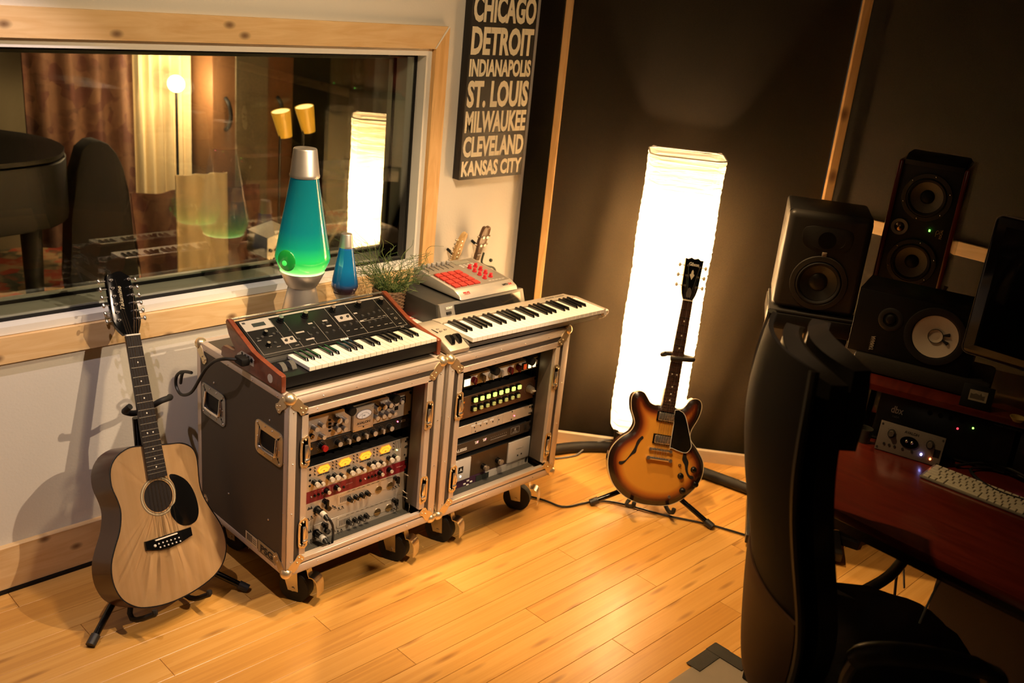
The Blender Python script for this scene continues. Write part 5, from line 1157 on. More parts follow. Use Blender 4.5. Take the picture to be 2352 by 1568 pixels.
# piano silhouette
pn = thing('grand_piano', 'black grand piano silhouette at the left edge of the window', 'piano', (.14, 3.0, .013))
po = smooth2([(-.75, -.55), (.05, -.55), (.30, -.35), (.36, -.05), (.22, .25), (-.1, .45), (-.75, .5)], 3)
MB().prism(po, 'z', .62, .92, .01).o('body', BLACK, pn); MB().prism([(p[0] * .98, p[1]) for p in po], 'z', .93, .95).o('lid', BLACK, pn)
MB().prism([(-.7, .95), (.10, .95), (.16, 1.02), (.05, 1.18), (-.7, 1.36)], 'y', .1, .14, .01).o('raised_lid', BLACK, pn)
for x, y in ((.10, -.40), (-.6, -.4), (.0, .3)): MB().cyl((x, y, .03), (x, y, .62), .035, .05).sph((x, y, .03), .03, 12).o('leg', BLACK, pn)
tag(MB().cyl((.12, 2.98, .95), (.12, 2.98, 1.45), .006).cyl((.12, 2.98, 1.40), (.12, 2.98, 1.50), .014).o('microphone', mat('dull_plated_metal', (.34, .33, .33), .35, .9)), 'upright microphone above the piano silhouette', 'microphone')
sp = tag(MB().prism(smooth2([(-.17, 0), (.17, 0), (.16, .4), (.12, .80), (.0, .95), (-.13, .80)], 3), 'y', 0, .12, .01).o('covered_speaker', mat('dark_brown_cover', (.006, .004, .002), .9)), 'dark covered shape between piano and hanging rug', 'cover'); sp.location = (.70, 2.85, .013)
# white box amp on tripod, drum hardware, keyboard stands
wb = thing('mixer_box', 'small white mixer box on thin legs beyond the glass behind the tall lava lamp', 'mixer', (1.02, 1.75, 0))
MB().prism([(-.07, 0), (-.07, .10), (.06, .13), (.08, .0)], 'y', -.09, .09, .004).o('housing', mat('cream_case', (.42, .39, .33), .5), wb, loc=(0, 0, .62))
for i in range(4): MB().cyl((-.055 + i * .033, -.10, .66), (-.055 + i * .033, -.088, .66), .008).o('knob', BLACK, wb)
for x, y in ((-.20, -.1), (.05, -.2), (.2, .1)): MB().cyl((0, 0, .62), (x, y, .0), .007).o('leg', STEEL, wb)
for k, (x, y) in enumerate(((2.25, 2.9), (2.75, 2.7))):
    ks = thing('keyboard_stand', 'crossed metal legs of a stand in the live room, ' + ('nearer the cabinet' if k == 0 else 'behind the second paper lamp'), 'stand', (x, y, 0))
    for a, b in (((-.25, 0, 0), (.25, 0, .7)), ((.25, .05, 0), (-.25, .05, .7)), ((-.3, 0, .7), (.3, 0, .7))): MB().cyl(a, b, .013).o('tube', mat('olive_metal', (.22, .19, .12), .4, .6), ks)
tag(MB().box((2.35, 2.8, .735), (.75, .28, .06), .01).o('stage_piano', mat('dark_brown_cover', (.028, .018, .010), .8)), 'dark keyboard lying on the crossed stands in the live room', 'keyboard')
AMBS = mat('amber_glass_shade', (.45, .25, .03), .4, emis=(.9, .45, .03), es=.30)
for k, (x, z) in enumerate(((1.352, 1.205), (1.492, 1.225))):  # solid glowing shades in place of lamps mirrored in the glass
    e = thing('reflected_lamp', ('left' if k == 0 else 'right') + ' one of two tilted amber shades standing in for lamp reflections in the glass', 'lamp', (x + .0, 2.2, z))
    Mx = Matrix.Rotation(math.radians(-14), 4, 'Y')
    MB(Mx).lathe([(.034, -.135), (.050, 0), (.046, 0), (.031, -.135)], 28, cap=False).o('shade', AMBS, e)
    MB(Mx).cyl((0, 0, -.006), (0, 0, -.002), .045, seg=24).o('bulb_disc', led('warm_bulb_disc', (1, .72, .25), 1.7), e)
    MB().cyl((0, 0, -z + .01), (0, 0, -.12), .007).cyl((0, 0, -z), (0, 0, -z + .02), .08).o('stand', BLACK, e)
lamp2 = paperlamp('floor_lamp', 'second tall glowing paper lamp, seen through the studio window', 1.345, 1.33, -.66, 1.315, .30, .215, .205, (.45, .78, 1.0))
# ================================================================ DESK SIDE
DW = wood('dark_red_mahogany', (.075, .008, .004), (.13, .016, .007), (9, 1, 9), .28, coat=.3); DE = mat('dark_desk_edge', (.02, .008, .006), .4)
dk_ = thing('desk', 'dark red mahogany studio desk with raised shelf', 'desk', (1.30, -1.9, 0))
D0 = Vector((1.30, -1.9, 0))
top = [(.845, -1.20), (.90, -1.12), (1.12, -1.045), (2.05, -1.045), (2.05, -2.75), (.80, -2.75), (.82, -1.9)]
MB().prism([(x - D0.x, y - D0.y) for x, y in top], 'z', .715, .740, .002).o('desktop', DW, dk_)
MB().prism([(x - D0.x + (.006 if x < 1.3 else -.01), y - D0.y - .006) for x, y in top], 'z', .685, .7145).o('apron', DE, dk_)
LEG = mat('brown_leg', (.10, .045, .025), .45)
for x, y in ((1.02, -1.12), (1.22, -1.10)): MB().box((x - D0.x, y - D0.y, .36), (.045, .05, .60), .003).o('leg', LEG, dk_)
MB().box((1.12 - D0.x, -1.11 - D0.y, .34), (.18, .02, .56), .002).o('leg_panel', mat('dark_desk_edge', (.02, .008, .006)), dk_)
for x in (.98, 1.26): MB().box((x - D0.x, -1.11 - D0.y, .02), (.05, .07, .04), .006).o('foot', BLACK, dk_)
MB().box((1.95 - D0.x, -2.0 - D0.y, .36), (.02, 1.4, .6)).o('leg_panel', LEG, dk_)
g = thing('equipment_cabinet', 'plain greyish brown cabinet under the desk', 'cabinet', (1.50, -2.02, 0))
MB().box((0, 0, .33), (.60, 1.10, .62), .006).o('carcass', mat('taupe_laminate', (.26, .18, .12), .7, nz=.15, ns=300), g); MB().box((0, 0, .01), (.56, 1.0, .02)).o('plinth', BLACK, g)
# hutch: angled rack bay with shelf
ha = math.radians(-73)
hu = thing('desk_shelf', 'raised mahogany shelf over the angled rack bay', 'shelf', (1.262, -1.052, .7405), ha)   # local x runs along the front, y to the back (rotated)
def HL(p): return p
# local: x along front (towards -y world), y points to ... rotation -73: local +y = world (0.956,0.292)
MB().prism([(0, 0), (0, .13), (.12, .42), (1.6, .46), (1.6, .0)], 'z', .180, .200, .002).o('shelf_board', DW, hu)
MB().prism([(.065, .0), (.130, .19), (.30, .19), (.30, 0)], 'x', .068, .084).o('side_panel', GLOSSB, hu)
MB().box((.80, .30, .09), (1.4, .02, .178)).o('rear_panel', BLACK, hu)
SM = Matrix.Translation((.0, .075, .002)) @ Matrix.Rotation(-math.radians(20), 4, 'X')
for k, (nm, lab) in enumerate((('equaliser', 'black rack unit with a small white dbx logo above the silver preamp'), ('power_unit', 'black rack unit with a red rocker switch on the desk'))):
    e = thing(nm, lab.replace('dbx ', ''), 'rack unit'); e.parent = None
    e.matrix_world = hu.matrix_basis if False else Matrix.Translation((1.262, -1.052, .7405)) @ Matrix.Rotation(ha, 4, 'Z') @ SM
    x0 = .095 + k * .40
    MB().box((x0 + .195, .0, .090), (.385, .006, .175), .001).box((x0 + .195, .06, .090), (.36, .11, .15)).o('faceplate', BLKP, e)
    if k == 0:
        text('dbx', 'letters', WHITEP, e, (x0 + .060, -.0036, .092), .030, fitw=.036, bold=.0006); text('160A', 'letters', GREYP, e, (x0 + .060, -.0036, .078), .010)
        text('PROJECT SERIES', 'letters', GREYP, e, (x0 + .045, -.0036, .160), .007)
        MB().sph((x0 + .235, -.004, .095), .0035, 10).o('led', led('dim_red_led', (.8, .05, .08), 1.2), e); MB().sph((x0 + .275, -.004, .108), .003, 10).o('led', GRL, e)
        for i in range(4): MB().cyl((x0 + .15 + i * .03, -.012, .12 - i * .0), (x0 + .15 + i * .03, 0, .12), .007).o('knob', BLACK, e)
    else:
        text('FURMAN', 'letters', mat('teal_print', (.02, .12, .13), .5), e, (x0 - .035, -.0036, .142), .016, fitw=.075, bold=.0004); text('POWER CONDITIONER', 'letters', mat('dim_white_print', (.25, .3, .3), .5), e, (x0 - .035, -.0036, .132), .007, fitw=.075)
        MB().sph((x0 + .030, -.005, .080), .004, 10).o('led', led('pink_led', (1, .12, .2), 7), e)
        MB().box((x0 + .190, -.005, .105), (.020, .008, .026), .002).o('rocker_switch', led('red_rocker', (1, .06, .02), 1.6), e)
        MB().box((x0 + .195, -.004, .05), (.34, .002, .002)).o('panel_seam', DARKGREY, e)
# silver preamp standing in front of the racks
ap = thing('desktop_preamp', 'small silver preamp with two round knobs and black oval window on the desk', 'preamp', (1.300, -1.170, .7405), math.radians(-76))
ap.scale = (.77, .85, .93)
AMx = Matrix.Rotation(math.radians(-12), 4, 'X')
def apb(f, nm, m): q = MB(AMx); f(q); return q.o(nm, m, ap)
GP = mat('grey_metal_panel', (.22, .19, .16), .45, .4)
apb(lambda q: q.box((.120, 0, .050), (.240, .004, .096), .001), 'faceplate', GP); apb(lambda q: q.box((.120, .062, .046), (.22, .115, .08), .003), 'chassis', BLKP)
for x in (.048, .192):
    apb(lambda q: q.cyl((x, -.006, .064), (x, 0, .064), .015, seg=28), 'knob_skirt', DARKGREY); apb(lambda q: q.cyl((x, -.020, .064), (x, -.005, .064), .009, .011, 24), 'knob', KSIL)
    e_ = MB(AMx)
    for i in range(11):
        a = math.radians(-135 + 27 * i); e_.box((x + .0205 * math.sin(a), -.0024, .064 + .0205 * math.cos(a)), (.0012, .0006, .0012))
    e_.o('dial_marks', DARKP, ap)
apb(lambda q: q.prism(circ(.118, .052, .034, 32, .019), 'y', -.006, -.002), 'oval_window', GLOSSB); apb(lambda q: q.sph((.108, -.007, .054), .006, 12).sph((.128, -.007, .054), .006, 12), 'socket', KSIL)
apb(lambda q: q.sph((.170, -.004, .026), .0042, 10), 'led', led('blue_led', (.35, .35, 1), 9)); apb(lambda q: q.sph((.205, -.004, .020), .0038, 10), 'led', led('orange_led', (1, .18, .06), 6))
apb(lambda q: q.box((.222, -.0025, .042), (.022, .001, .026)), 'power_switch', BLACK)
for x, z in ((.008, .088), (.232, .088), (.232, .010), (.008, .010)): apb(lambda q: q.cyl((x, -.003, z), (x, 0, z), .004, seg=8), 'panel_screw', DARKP)
tx = text('AVALON', 'letters', DARKP, ap, (.118, -.020, .0785), .012, rot=(PI / 2 - math.radians(12), 0, 0), fitw=.052, bold=.0002)
if tx: tx.location = AMx @ Vector((.118, -.0026, .0785))
for x in (.03, .05, .07, .10, .135): apb(lambda q: q.cyl((x, -.005, .026), (x, 0, .026), .0045, seg=8), 'push_button', DARKGREY)
# headphones and small things near the side panel
hp = thing('glass_tumbler', 'small dark glass standing between the black side panel and the silver preamp', 'glass', (1.318, -1.125, .7405)); MB().lathe([(.018, 0), (.022, .045), (.020, .045), (.016, .004), (0, .004)], 24).o('vessel', mat('smoky_glass', (.10, .10, .08), .1, trans=.5), hp)
# keyboard (computer)
ck = thing('computer_keyboard', 'slim white computer keyboard on the mahogany desk', 'computer keyboard', (1.232, -1.342, .7405), math.radians(-87))
ALK = mat('keyboard_aluminium', (.36, .34, .28), .4, .6); WK = mat('white_keycap', (.62, .58, .44), .5, nz=.02)
MB().box((.215, .058, .004), (.430, .118, .006), .002).o('base_plate', ALK, ck)
kw = {}
def keyc(x, y, w_, h=.0165):
    k = (round(w_, 4), h)
    if k not in kw: kw[k] = MB().box((0, 0, 0), (w_, h, .004), .001, seg=1).mesh(0); kw[k].materials.append(WK)
    o = bpy.data.objects.new('key', kw[k]); COL.objects.link(o); o.parent = ck; o.location = (x, y, .0085)
u = .01905; rows = [([1.25, 1.25, 1.25, 1.25 + 3.2] if 0 else [1, 1, 1.25, 5, 1.25, 1, 1, 1, 1, 1], .012), ([2.25] + [1] * 10 + [2.25], .031), ([1.75] + [1] * 11 + [1.75], .050), ([1.5] + [1] * 12 + [1], .069), ([1] * 13 + [1.5], .088)]
for ws, yy in rows:
    x = .006
    for w_ in ws: keyc(x + w_ * u / 2, yy, w_ * u - .003); x += w_ * u
for i in range(14): keyc(.006 + (i + .5) * u * 1.035, .1045, u * 1.035 - .003, .008)
for i in range(3):
    for yy in (.012, .031, .088): keyc(.303 + i * u, yy, u - .003)
for i in range(4):
    for j in range(5): keyc(.365 + i * u * .9, .012 + j * .019, u * .9 - .003)
# photo frame on the shelf
pf = thing('picture_frame', 'small black frame with a sepia photograph of a building on the desk shelf', 'picture frame', (1.375, -1.392, .9407), math.radians(-72))
pf.scale = (.80, .80, .80)
pfm = Matrix.Rotation(math.radians(-20), 4, 'X')
MB(pfm).box((0, 0, .042), (.105, .008, .084), .002).o('frame', BLACK, pf); f_ = MB(pfm).box((.002, -.0045, .046), (.060, .001, .038)).o('photograph', mat('sepia_photo', (.34, .29, .20), .5, nz=.35, ns=60), pf)
MB(pfm).prism([(-.024, .034), (.024, .034), (.024, .050), (.015, .048), (.010, .058), (.006, .050), (-.006, .054), (-.014, .050), (-.024, .052)], 'y', -.0056, -.005).o('printed_building', mat('sepia_dark', (.10, .08, .05), .5, nz=.5, ns=90), f_)
# ================================================================ MONITORS AND SPEAKERS
def cut(o, *cyls, box=None):
    q = MB()
    for (x, z, r, dep) in cyls: q.cyl((x, -.06, z), (x, dep, z), r, seg=48)
    c = q.o('cutter', BLACK); c.matrix_world = o.parent.matrix_world if o.parent else Matrix()
    bpy.context.view_layer.update(); c.matrix_world = o.matrix_world.copy()
    m = o.modifiers.new('b', 'BOOLEAN'); m.object = c; m.solver = 'EXACT'
    dg = bpy.context.evaluated_depsgraph_get(); me = bpy.data.meshes.new_from_object(o.evaluated_get(dg)); o.modifiers.clear(); o.data = me; bpy.data.objects.remove(c)
    try: me.set_sharp_from_angle(angle=math.radians(35))
    except Exception: pass
def place(px, deg, base): return Matrix.Translation(base) @ Matrix.Rotation(math.radians(deg), 4, 'Z')
CARB = mat('grey_cone', (.16, .145, .11), .55, nz=.25, ns=260)
def driver(par, x, z, r, cone, rimm, y=-.001, cap=None, capr=.3, screws=6, nm='woofer', names=('rim', 'surround', 'cone', 'dust_cap')):
    w_ = bpy.data.objects.new(nm, None); COL.objects.link(w_); w_.parent = par; w_.location = (x, y, z)
    R_ = Matrix.Rotation(PI / 2, 4, 'X')
    MB().lathe([(r * .80, .004), (r * .82, .006), (r * .98, .005), (r, .001), (r, -.002), (r * .80, -.002)], 48, M=R_, cap=False).o(names[0], rimm, w_)
    MB().lathe([(r * .64, .0015), (r * .68, .006), (r * .74, .0075), (r * .79, .005), (r * .81, .001)], 48, M=R_, cap=False).o(names[1], RUBBER, w_)
    MB().lathe([(r * .22, -r * .22), (r * .45, -r * .10), (r * .65, .002)], 48, M=R_, cap=False).o(names[2], cone, w_)
    MB().lathe([(r * capr, -r * .20), (r * capr * .8, -r * .12), (r * capr * .4, -r * .08), (0, -r * .07)], 32, M=R_).o(names[3], cap or BLACK, w_)
    if screws:
        q = MB()
        for i in range(screws): a = 2 * PI * (i + .3) / screws; q.sph((r * .91 * math.cos(a), -.006, r * .91 * math.sin(a)), .0030, 8)
        q.o('screw', CHROME, w_)
    return w_
# JBL-type: black monitor with horn, on isolation platform on a stand
P0 = Vector((1.590, -.557, .985))   # bottom left front corner (adjusted below)
jb = thing('studio_monitor', 'black two-way studio monitor with horn and soft rounded front, nearest the paper lamp', 'speaker', M=place(0, -58, (1.630, -.560, .956)))
SK = mat('satin_black_speaker', (.040, .036, .030), .42, nz=.1, ns=200); jw, jh, jd = .285, .352, .25
MB().box((jw / 2, jd / 2 + .03, jh / 2), (jw, jd, jh), .010).o('cabinet', mat('black_wood_cabinet', (.012, .011, .009), .5, nz=.3, ns=60), jb)
q = MB().box((jw / 2, .025, jh / 2), (jw, .05, jh), .026, seg=5); cut(q.o('front_baffle', SK, jb), (jw / 2, .108, .079, .045), (jw / 2, .262, .030, .02))
MB().prism(smooth2([(.065, .300), (.060, .255), (.080, .228), (jw / 2, .218), (jw - .080, .228), (jw - .060, .255), (jw - .065, .300), (jw / 2, .308)], 3), 'y', -.0015, .002, .001).o('horn_plate', mat('horn_plate_black', (.03, .027, .022), .4), jb)
MB().lathe([(.060, .0), (.050, -.010), (.032, -.022), (.016, -.030), (0, -.030)], 36, (jw / 2, -.002, .262), Matrix.Rotation(PI / 2, 4, 'X') @ Matrix.Diagonal((1, .55, 1, 1)), cap=False).o('horn', SK, jb)
MB().cyl((jw / 2, -.003, .262), (jw / 2, .0, .262), .03, seg=24).o('horn_throat', BLACK, jb)
driver(jb, jw / 2, .108, .098, mat('dark_cone', (.05, .045, .035), .45), mat('dark_rim', (.045, .040, .033), .4), cap=mat('dark_cap', (.03, .028, .022), .35), capr=.36, screws=0)
lg = MB().box((jw / 2, -.003, .212), (.016, .003, .016), .0005).o('logo_badge', mat('badge_grey', (.42, .38, .30), .4), jb); text('JBL', 'letters', mat('badge_rust', (.35, .12, .05)), jb, (jw / 2, -.0048, .209), .007)
pt = thing('isolation_platform', 'black steel isolation platform with a blue oval badge under the horn monitor', 'platform', M=place(0, -58, (1.615, -.560, .881)))
MB().box((.150, .13, .030), (.305, .28, .060), .006).o('steel_shell', mat('black_steel', (.03, .028, .025), .28, .5), pt); MB().box((.15, .13, .066), (.30, .27, .010), .003).o('rubber_top', RUBBER, pt)
b_ = MB().prism(circ(.185, .026, .017, 28, .0105), 'y', -.0015, .001).o('badge', mat('blue_badge', (.02, .32, .55), .35), pt)
MB().prism([(p[0], p[1]) for p in circ(.185, .026, .017, 28, .0105) if p[0] < .187], 'y', -.0022, -.0015).o('badge_half', BLACK, b_); text('TL', 'letters', WHITEP, b_, (.186, -.0026, .020), .014, bold=.0006)
sj = thing('speaker_stand', 'black steel speaker stand with a wooden floor plate beside the desk', 'speaker stand', M=place(0, -58, (1.66, -.66, 0)))
MB().box((.15, .16, .035), (.36, .34, .035), .003).o('floor_plate', mat('black_grained_plate', (.012, .011, .010), .3, bump=.5, bs=60), sj); MB().box((.15, .16, .009), (.32, .30, .017)).o('plinth', mat('brown_plinth', (.15, .06, .025), .6), sj)
MB().box((.15, .19, .46), (.09, .09, .82), .003).o('column', BLACK, sj); MB().cyl((.085, .14, .05), (.085, .14, .865), .010).cyl((.10, .14, .05), (.10, .14, .865), .004).o('rod', CHROME, sj); MB().box((.15, .16, .872), (.24, .22, .010)).o('top_plate', BLACK, sj)
# focal-type tall three driver
FM = place(0, -74, (1.880, -.790, 1.055))
fo = thing('studio_monitor', 'tall studio monitor with two grey woofers and dark red wood sides', 'speaker', M=FM)
fw, fh, fd = .228, .457, .26
RS = mat('red_lacquer_side', (.10, .012, .008), .22, coat=.6); 
cut(MB().box((fw / 2, fd / 2 + .004, fh / 2), (fw - .03, fd, fh), .004).o('cabinet', mat('black_cabinet', (.012, .011, .010), .5), fo), (fw / 2, .345, .065, .05), (fw / 2, .118, .065, .05))
for x in (.0085, fw - .0085): MB().box((x, fd / 2, fh / 2), (.017, fd + .012, fh), .005).o('side_cheek', RS, fo)
MB().prism([(0, fh - .012), (0, fh + .004), (.05, fh + .022), (.16, fh + .022), (fd, fh)], 'x', .017, fw - .017, .006).o('top_cap', mat('black_cabinet', (.012, .011, .010)), fo)
RG = mat('grey_basket', (.07, .065, .05), .4, .5)
driver(fo, fw / 2, .345, .082, CARB, RG, y=.001, screws=6); driver(fo, fw / 2, .118, .082, CARB, RG, y=.001, screws=6)
tw = bpy.data.objects.new('tweeter', None); COL.objects.link(tw); tw.parent = fo; tw.location = (.050, .001, .232)
R_ = Matrix.Rotation(PI / 2, 4, 'X'); MB().lathe([(.017, .002), (.028, .003), (.028, -.001), (.017, -.001)], 32, M=R_, cap=False).o('rim', mat('pale_grey_ring', (.22, .22, .23), .5, .2), tw); MB().lathe([(.016, 0), (.010, .004), (0, .006)], 24, M=R_).o('dome', mat('bronze_dome', (.30, .20, .12), .25, 1), tw)
MB().box((.148, -.004, .238), (.006, .003, .008), .001).o('led', led('green_power_led', (.2, 1, .1), 2.5), fo); text('FOCAL', 'letters', mat('tan_print', (.55, .38, .22), .5), fo, (.190, -.0032, .232), .011, rot=(PI / 2, math.radians(-90), 0), fitw=.032, bold=.0003)
MB().tube([(.170, -.003, .222), (.170, -.003, .238), (.176, -.003, .243), (.180, -.003, .235), (.172, -.003, .230)], .0009, 5).o('emblem', mat('tan_print', (.55, .38, .22), .5), fo)
sf = thing('speaker_stand', 'black pedestal under the tall red-sided monitor behind the desk', 'speaker stand', M=place(0, -74, (1.880, -.790, 0)))
MB().box((.114, .13, 1.045), (.24, .27, .018), .002).o('top_plate', BLACK, sf); MB().box((.114, .13, .53), (.08, .08, 1.02)).o('column', BLACK, sf); MB().box((.114, .13, .015), (.10, .12, .03)).o('floor_plate', BLACK, sf)
# NS10-type lying on its side
NM = place(0, -74, (1.345, -.996, .998))
ns = thing('studio_monitor', 'black sideways monitor with a white woofer cone on the desk shelf', 'speaker', M=NM)
nw, nh, nd = .350, .196, .19
cut(MB().box((nw / 2, nd / 2, nh / 2), (nw, nd, nh), .002).o('cabinet', mat('black_veneer', (.006, .0055, .005), .55, spec=.25, bump=.3, bs=200), ns), (.236, .100, .067, .03))
wf = bpy.data.objects.new('woofer', None); COL.objects.link(wf); wf.parent = ns; wf.location = (.236, -.001, .100)
MB().lathe([(.066, .003), (.070, .005), (.086, .004), (.088, 0), (.066, 0)], 48, M=R_, cap=False).o('rim', DARKGREY, wf); MB().lathe([(.064, .002), (.064, .001), (.018, -.012), (.018, -.012)], 48, M=R_, cap=False).o('cone', mat('white_paper_cone', (.80, .70, .55), .7, nz=.05), wf)
MB().lathe([(.0205, -.009), (.0205, -.006), (.010, -.010), (0, -.011)], 32, M=R_).o('dust_cap', mat('white_paper_cone', (.66, .60, .48)), wf); MB().ring(circ(0, 0, .0215, 32), .0012, 'y', .004, .008).o('cap_edge', DARKGREY, wf)
for a in (20, -20): 
    c_, s_2 = math.cos(math.radians(a)), math.sin(math.radians(a)); MB().cyl((.022 * c_, .004, .022 * s_2), (.040 * c_, .001, .040 * s_2), .0025, .0055, 8).o('lead_terminal', BLACK, wf)
MB().lathe([(.022, .002), (.030, .003), (.036, 0)], 32, (.105, -.001, .120), R_, cap=False).o('tweeter_rim', DARKGREY, ns); MB().sph((.105, .0, .120), .016, 16, (1, .4, 1)).o('tweeter_dome', BLACK, ns)
text('YAMAHA', 'letters', mat('dim_cream_print', (.45, .38, .28), .5), ns, (.075, -.0026, .036), .017, rot=(PI / 2, math.radians(-90), 0), fitw=.046, bold=.0004)
pd_ = thing('speaker_pad', 'dark foam wedge pad under the sideways white-cone monitor', 'pad', M=place(0, -74, (1.352, -.999, .941)))
MB().box((.215, .085, .029), (.39, .20, .056), .012).o('foam', mat('dark_foam', (.03, .026, .018), .7, bump=.3), pd_)
# computer monitor at right
mn = thing('computer_monitor', 'large dark computer display at the right edge, switched off', 'computer monitor', M=place(0, -90, (1.400, -1.338, 1.085)))
MB().prism(rrect(.30, .20, .66, .40, .018), 'y', 0, .022, .002).o('bezel', mat('glossy_black_bezel', (.006, .006, .006), .1), mn); MB().ring(rrect(.30, .20, .664, .404, .019), .0014, 'y', -.001, .010).o('metal_edge', mat('dull_plated_metal', (.34, .33, .33), .35, .9), mn)
MB().box((.30, -.0012, .20), (.60, .001, .345)).o('screen', mat('dark_screen', (.004, .004, .004), .06), mn); MB().box((.30, .06, .0), (.18, .02, .26)).box((.30, .08, -.064), (.22, .16, .008), .002).o('stand', ALK, mn)
mc = thing('small_bowl', 'pale yellowish object lying on the desk shelf at the right edge', 'bowl', (1.395, -1.505, .9407)); MB().lathe([(.012, 0), (.022, .012), (.020, .012), (.010, .002), (0, .002)], 24).o('dish', mat('ochre', (.45, .32, .08), .5), mc)
# headphones / cables on the desk to the right
q = thing('headphone_cable', 'black coiled cable lying on the desk before the power unit', 'cable', (1.42, -1.50, .745))
MB().tube([(-.03, .12, .004), (.05, .04, .02), (.02, -.08, .022), (-.06, -.12, .006), (-.09, -.02, .004), (-.02, .08, .004), (.06, .02, .006), (.05, -.10, .006), (-.05, -.16, .004)], .0045, 7).o('lead', CAB, q)
# cables under the desk
q = thing('usb_cable', 'thin white cable hanging under the desk, free end dangling', 'cable', (.95, -1.58, .70)); MB().tube([(.10, .02, -.02), (.04, .04, -.12), (.0, .045, -.22), (.0, .05, -.30), (-.02, .04, -.34)], .0030, 6).box((-.022, .04, -.352), (.008, .006, .018), .001).o('lead', WHITEP, q)
q = thing('usb_cable', 'looped thin white cable under the desk next to the cabinet edge', 'cable', (1.12, -1.40, .66)); MB().tube([(.0, -.08, .0), (.06, .02, -.04), (.08, .04, -.12), (.10, .03, -.20), (.06, .0, -.24)], .0030, 6).tube([(.0, -.09, .0), (.05, .0, -.05), (.07, .04, -.13)], .003, 6).o('lead', WHITEP, q)
q = thing('power_cable', 'black cable hanging down and curling on the floor under the desk', 'cable', (1.35, -1.35, 0)); MB().tube([(.05, .05, .65), (.06, .06, .35), (.08, .02, .08), (.0, -.06, .012), (-.15, .02, .012), (-.28, .02, .012)], .0045, 7).tube([(.10, -.07, .010), (-.05, -.04, .010), (-.25, -.04, .010)], .004, 7).o('lead', CAB, q)
q = thing('braided_cable', 'gold braided cable on the floor under the desk', 'cable', (1.30, -1.38, 0)); MB().tube([(.10, -.08, .018), (-.03, -.04, .018), (-.16, .0, .018)], .0040, 7).o('lead', mat('braided_gold', (.35, .22, .08), .4, .4, nz=.6, ns=400), q)
# ================================================================ CHAIR MAT AND TAPE
mm = thing('chair_mat', 'frosted plastic floor mat corner under the office chair', 'mat', (1.0, -.945, 0))
MB().box((-.75, -.75, .0022), (1.5, 1.5, .003), .001).o('sheet', mat('frosted_plastic', (.40, .35, .28), .32, alpha=.62), mm)
TP = mat('black_cloth_tape', (.016, .015, .012), .65, nz=.2, bump=.3)
tp_ = thing('tape', 'black cloth tape strips crossing over the mat corner', 'tape', (1.0, -.945, 0))
MB().box((-.045, -.005, .0052), (.165, .052, .0015)).o('tape_strip', TP, tp_); MB().box((.008, -.045, .0060), (.052, .135, .0015)).o('tape_strip', TP, tp_)
# ================================================================ OFFICE CHAIR
cf = math.radians(-46)      # facing direction
ch = thing('office_chair', 'black high-backed office chair with armrests in the foreground', 'chair', (.755, -1.465, 0), cf)   # local +x faces forward
CH = mat('black_leather', (.009, .007, .005), .5, spec=.25, bump=.25, bs=120); CHR = mat('black_shell', (.006, .0045, .003), .7, spec=.12); CP = mat('chair_plastic', (.020, .017, .010), .42, spec=.35)
def backp(v):
    n_ = 7; P_ = [backq(min(1, max(-.3, v + (k - 3) * .05))) for k in range(n_)]
    return sum(p[0] for p in P_) / n_, .40 + .86 * v
def backq(v):   # centre line of the back: returns x offset, z
    z = .40 + .86 * v
    T = ((-.3, -.20), (0, -.232), (.22, -.238), (.45, -.290), (.68, -.342), (.86, -.352), (1.0, -.335))
    x = T[-1][1]
    for (a, xa_), (b, xb_) in zip(T, T[1:]):
        if v <= b: x = xa_ + (xb_ - xa_) * max(0, (v - a) / (b - a)); break
    x2 = .0
    return x, z
def hw(v): return .24 * (1 - .30 * max(0, (.30 - v) / .30) ** 1.6) * (1 - .16 * max(0, (v - .72) / .28) ** 2) 
def backf(off, wf_, v0, v1, bulge):
    def f(u, v):
        vv = v0 + (v1 - v0) * v; x, z = backp(vv); s_ = 2 * u - 1
        return Vector((x + off + .045 * s_ * s_ + bulge * (1 - s_ ** 4) * math.sin(PI * v) ** .5, s_ * hw(vv) * wf_, z))
    return f
MB().grid(backf(-.030, 1.0, -.06, 1, -.012), 20, 30, .012).o('back_shell', CHR, ch)
MB().grid(backf(-.046, .97, -.08, .30, -.016), 20, 16, .010).o('lumbar_shell', mat('brown_back_shell', (.045, .020, .008), .6, spec=.2), ch)
MB().grid(backf(.010, .96, .06, .97, .022), 20, 30, .045).o('backrest', CH, ch)
MB().grid(backf(.060, .86, .80, 1.0, .015), 14, 14, .045).o('headrest', CH, ch)
MB().tube([Vector((backp(v)[0] + .012, -hw(v) * .99, backp(v)[1])) for v in [i / 12 for i in range(13)]] , .011, 8).tube([Vector((backp(v)[0] + .012, hw(v) * .99, backp(v)[1])) for v in [i / 12 for i in range(13)]], .011, 8).o('back_edge_frame', CP, ch)
so = smooth2([(-.24, -.20), (-.05, -.245), (.16, -.24), (.255, -.17), (.275, 0), (.255, .17), (.16, .24), (-.05, .245), (-.24, .20)], 3)
MB().prism(so, 'z', .405, .480, .028).o('seat', CH, ch)
MB().prism([(x * .8, y * .8) for x, y in so], 'z', .385, .404, .004).o('seat_pan', CP, ch)
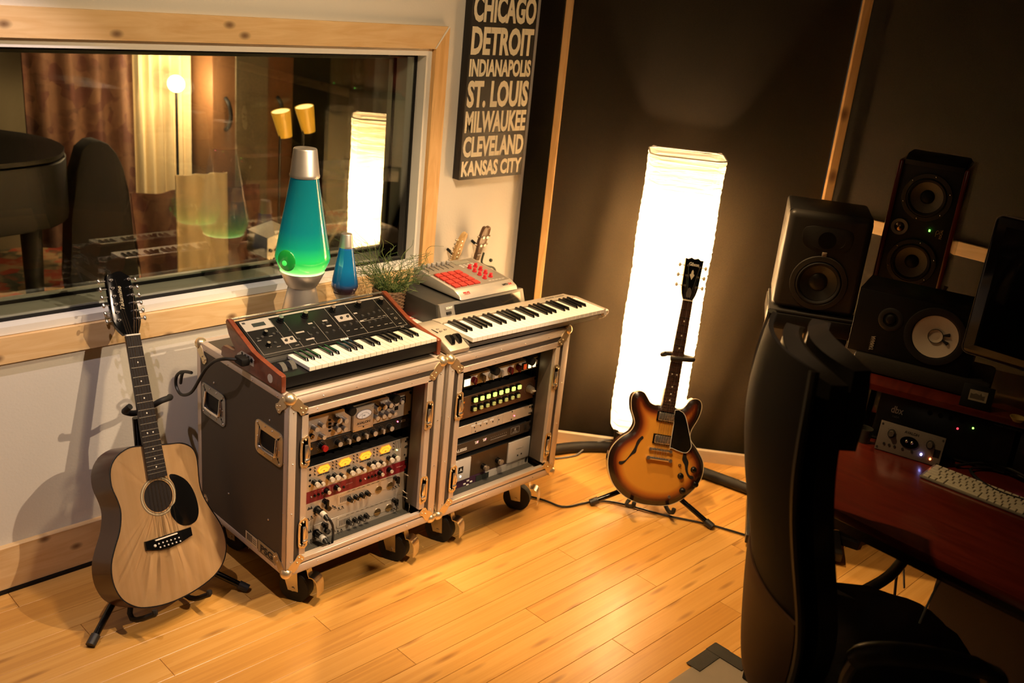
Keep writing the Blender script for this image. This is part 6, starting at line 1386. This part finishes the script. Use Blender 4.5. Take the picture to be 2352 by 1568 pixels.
for s in (-1, 1):
    MB().tube([(-.125, s * .275, .610), (-.10, s * .283, .638), (-.02, s * .290, .650), (.10, s * .288, .640), (.19, s * .280, .612), (.215, s * .278, .575)], [.024, .026, .026, .024, .020, .016], 12).o('armrest', CP, ch)
    MB().tube([(.205, s * .278, .600), (.16, s * .275, .50), (.06, s * .262, .42), (.0, s * .20, .395)], .016, 10).tube([(-.120, s * .275, .62), (-.13, s * .265, .54), (-.06, s * .20, .40)], .014, 8).o('arm_bracket', mat('olive_plastic', (.075, .062, .035), .4), ch)
MB().cyl((0, 0, .12), (0, 0, .39), .028).o('gas_lift', BLACK, ch)
for i in range(5):
    a = 2 * PI * i / 5 + .3; c_, s_2 = math.cos(a), math.sin(a)
    MB().cyl((0, 0, .12), (.28 * c_, .28 * s_2, .075), .026, .016, 10).o('base_leg', CP, ch); MB().cyl((.28 * c_ - .02 * s_2, .28 * s_2 + .02 * c_, .032), (.28 * c_ + .02 * s_2, .28 * s_2 - .02 * c_, .032), .026).cyl((.28 * c_, .28 * s_2, .035), (.28 * c_, .28 * s_2, .08), .008).o('caster', BLACK, ch)
# repeats of one kind share a group
GR = {'flight_case': 'flight cases under the keyboards', 'tube_preamp': 'tube preamps in the left rack', 'power_conditioner': 'power conditioners topping the racks', 'preamp': 'one-space preamps in the racks',
      'lava_lamp': 'lava lamps before the window', 'guitar_stand': 'floor guitar stands', 'floor_lamp': 'paper floor lamps', 'guitar_neck_hook': 'guitar headstock hooks on the wall',
      'studio_monitor': 'studio monitor speakers', 'speaker_stand': 'speaker stands by the desk', 'reflected_lamp': 'amber shades standing in for lamp reflections', 'keyboard_stand': 'crossed keyboard stands in the live room',
      'hanging_rug': 'rugs hanging in the live room', 'usb_cable': 'white cables under the desk', 'cable_coil': 'cable coils on the headstock hooks', 'microphone_cable': 'plugs in the tube preamps', 'audio_cable': 'thin cables on the floor'}
for o in sc.objects:
    k = o.name.split('.')[0]
    if o.parent is None and o.get('label') and k in GR: o['group'] = GR[k]
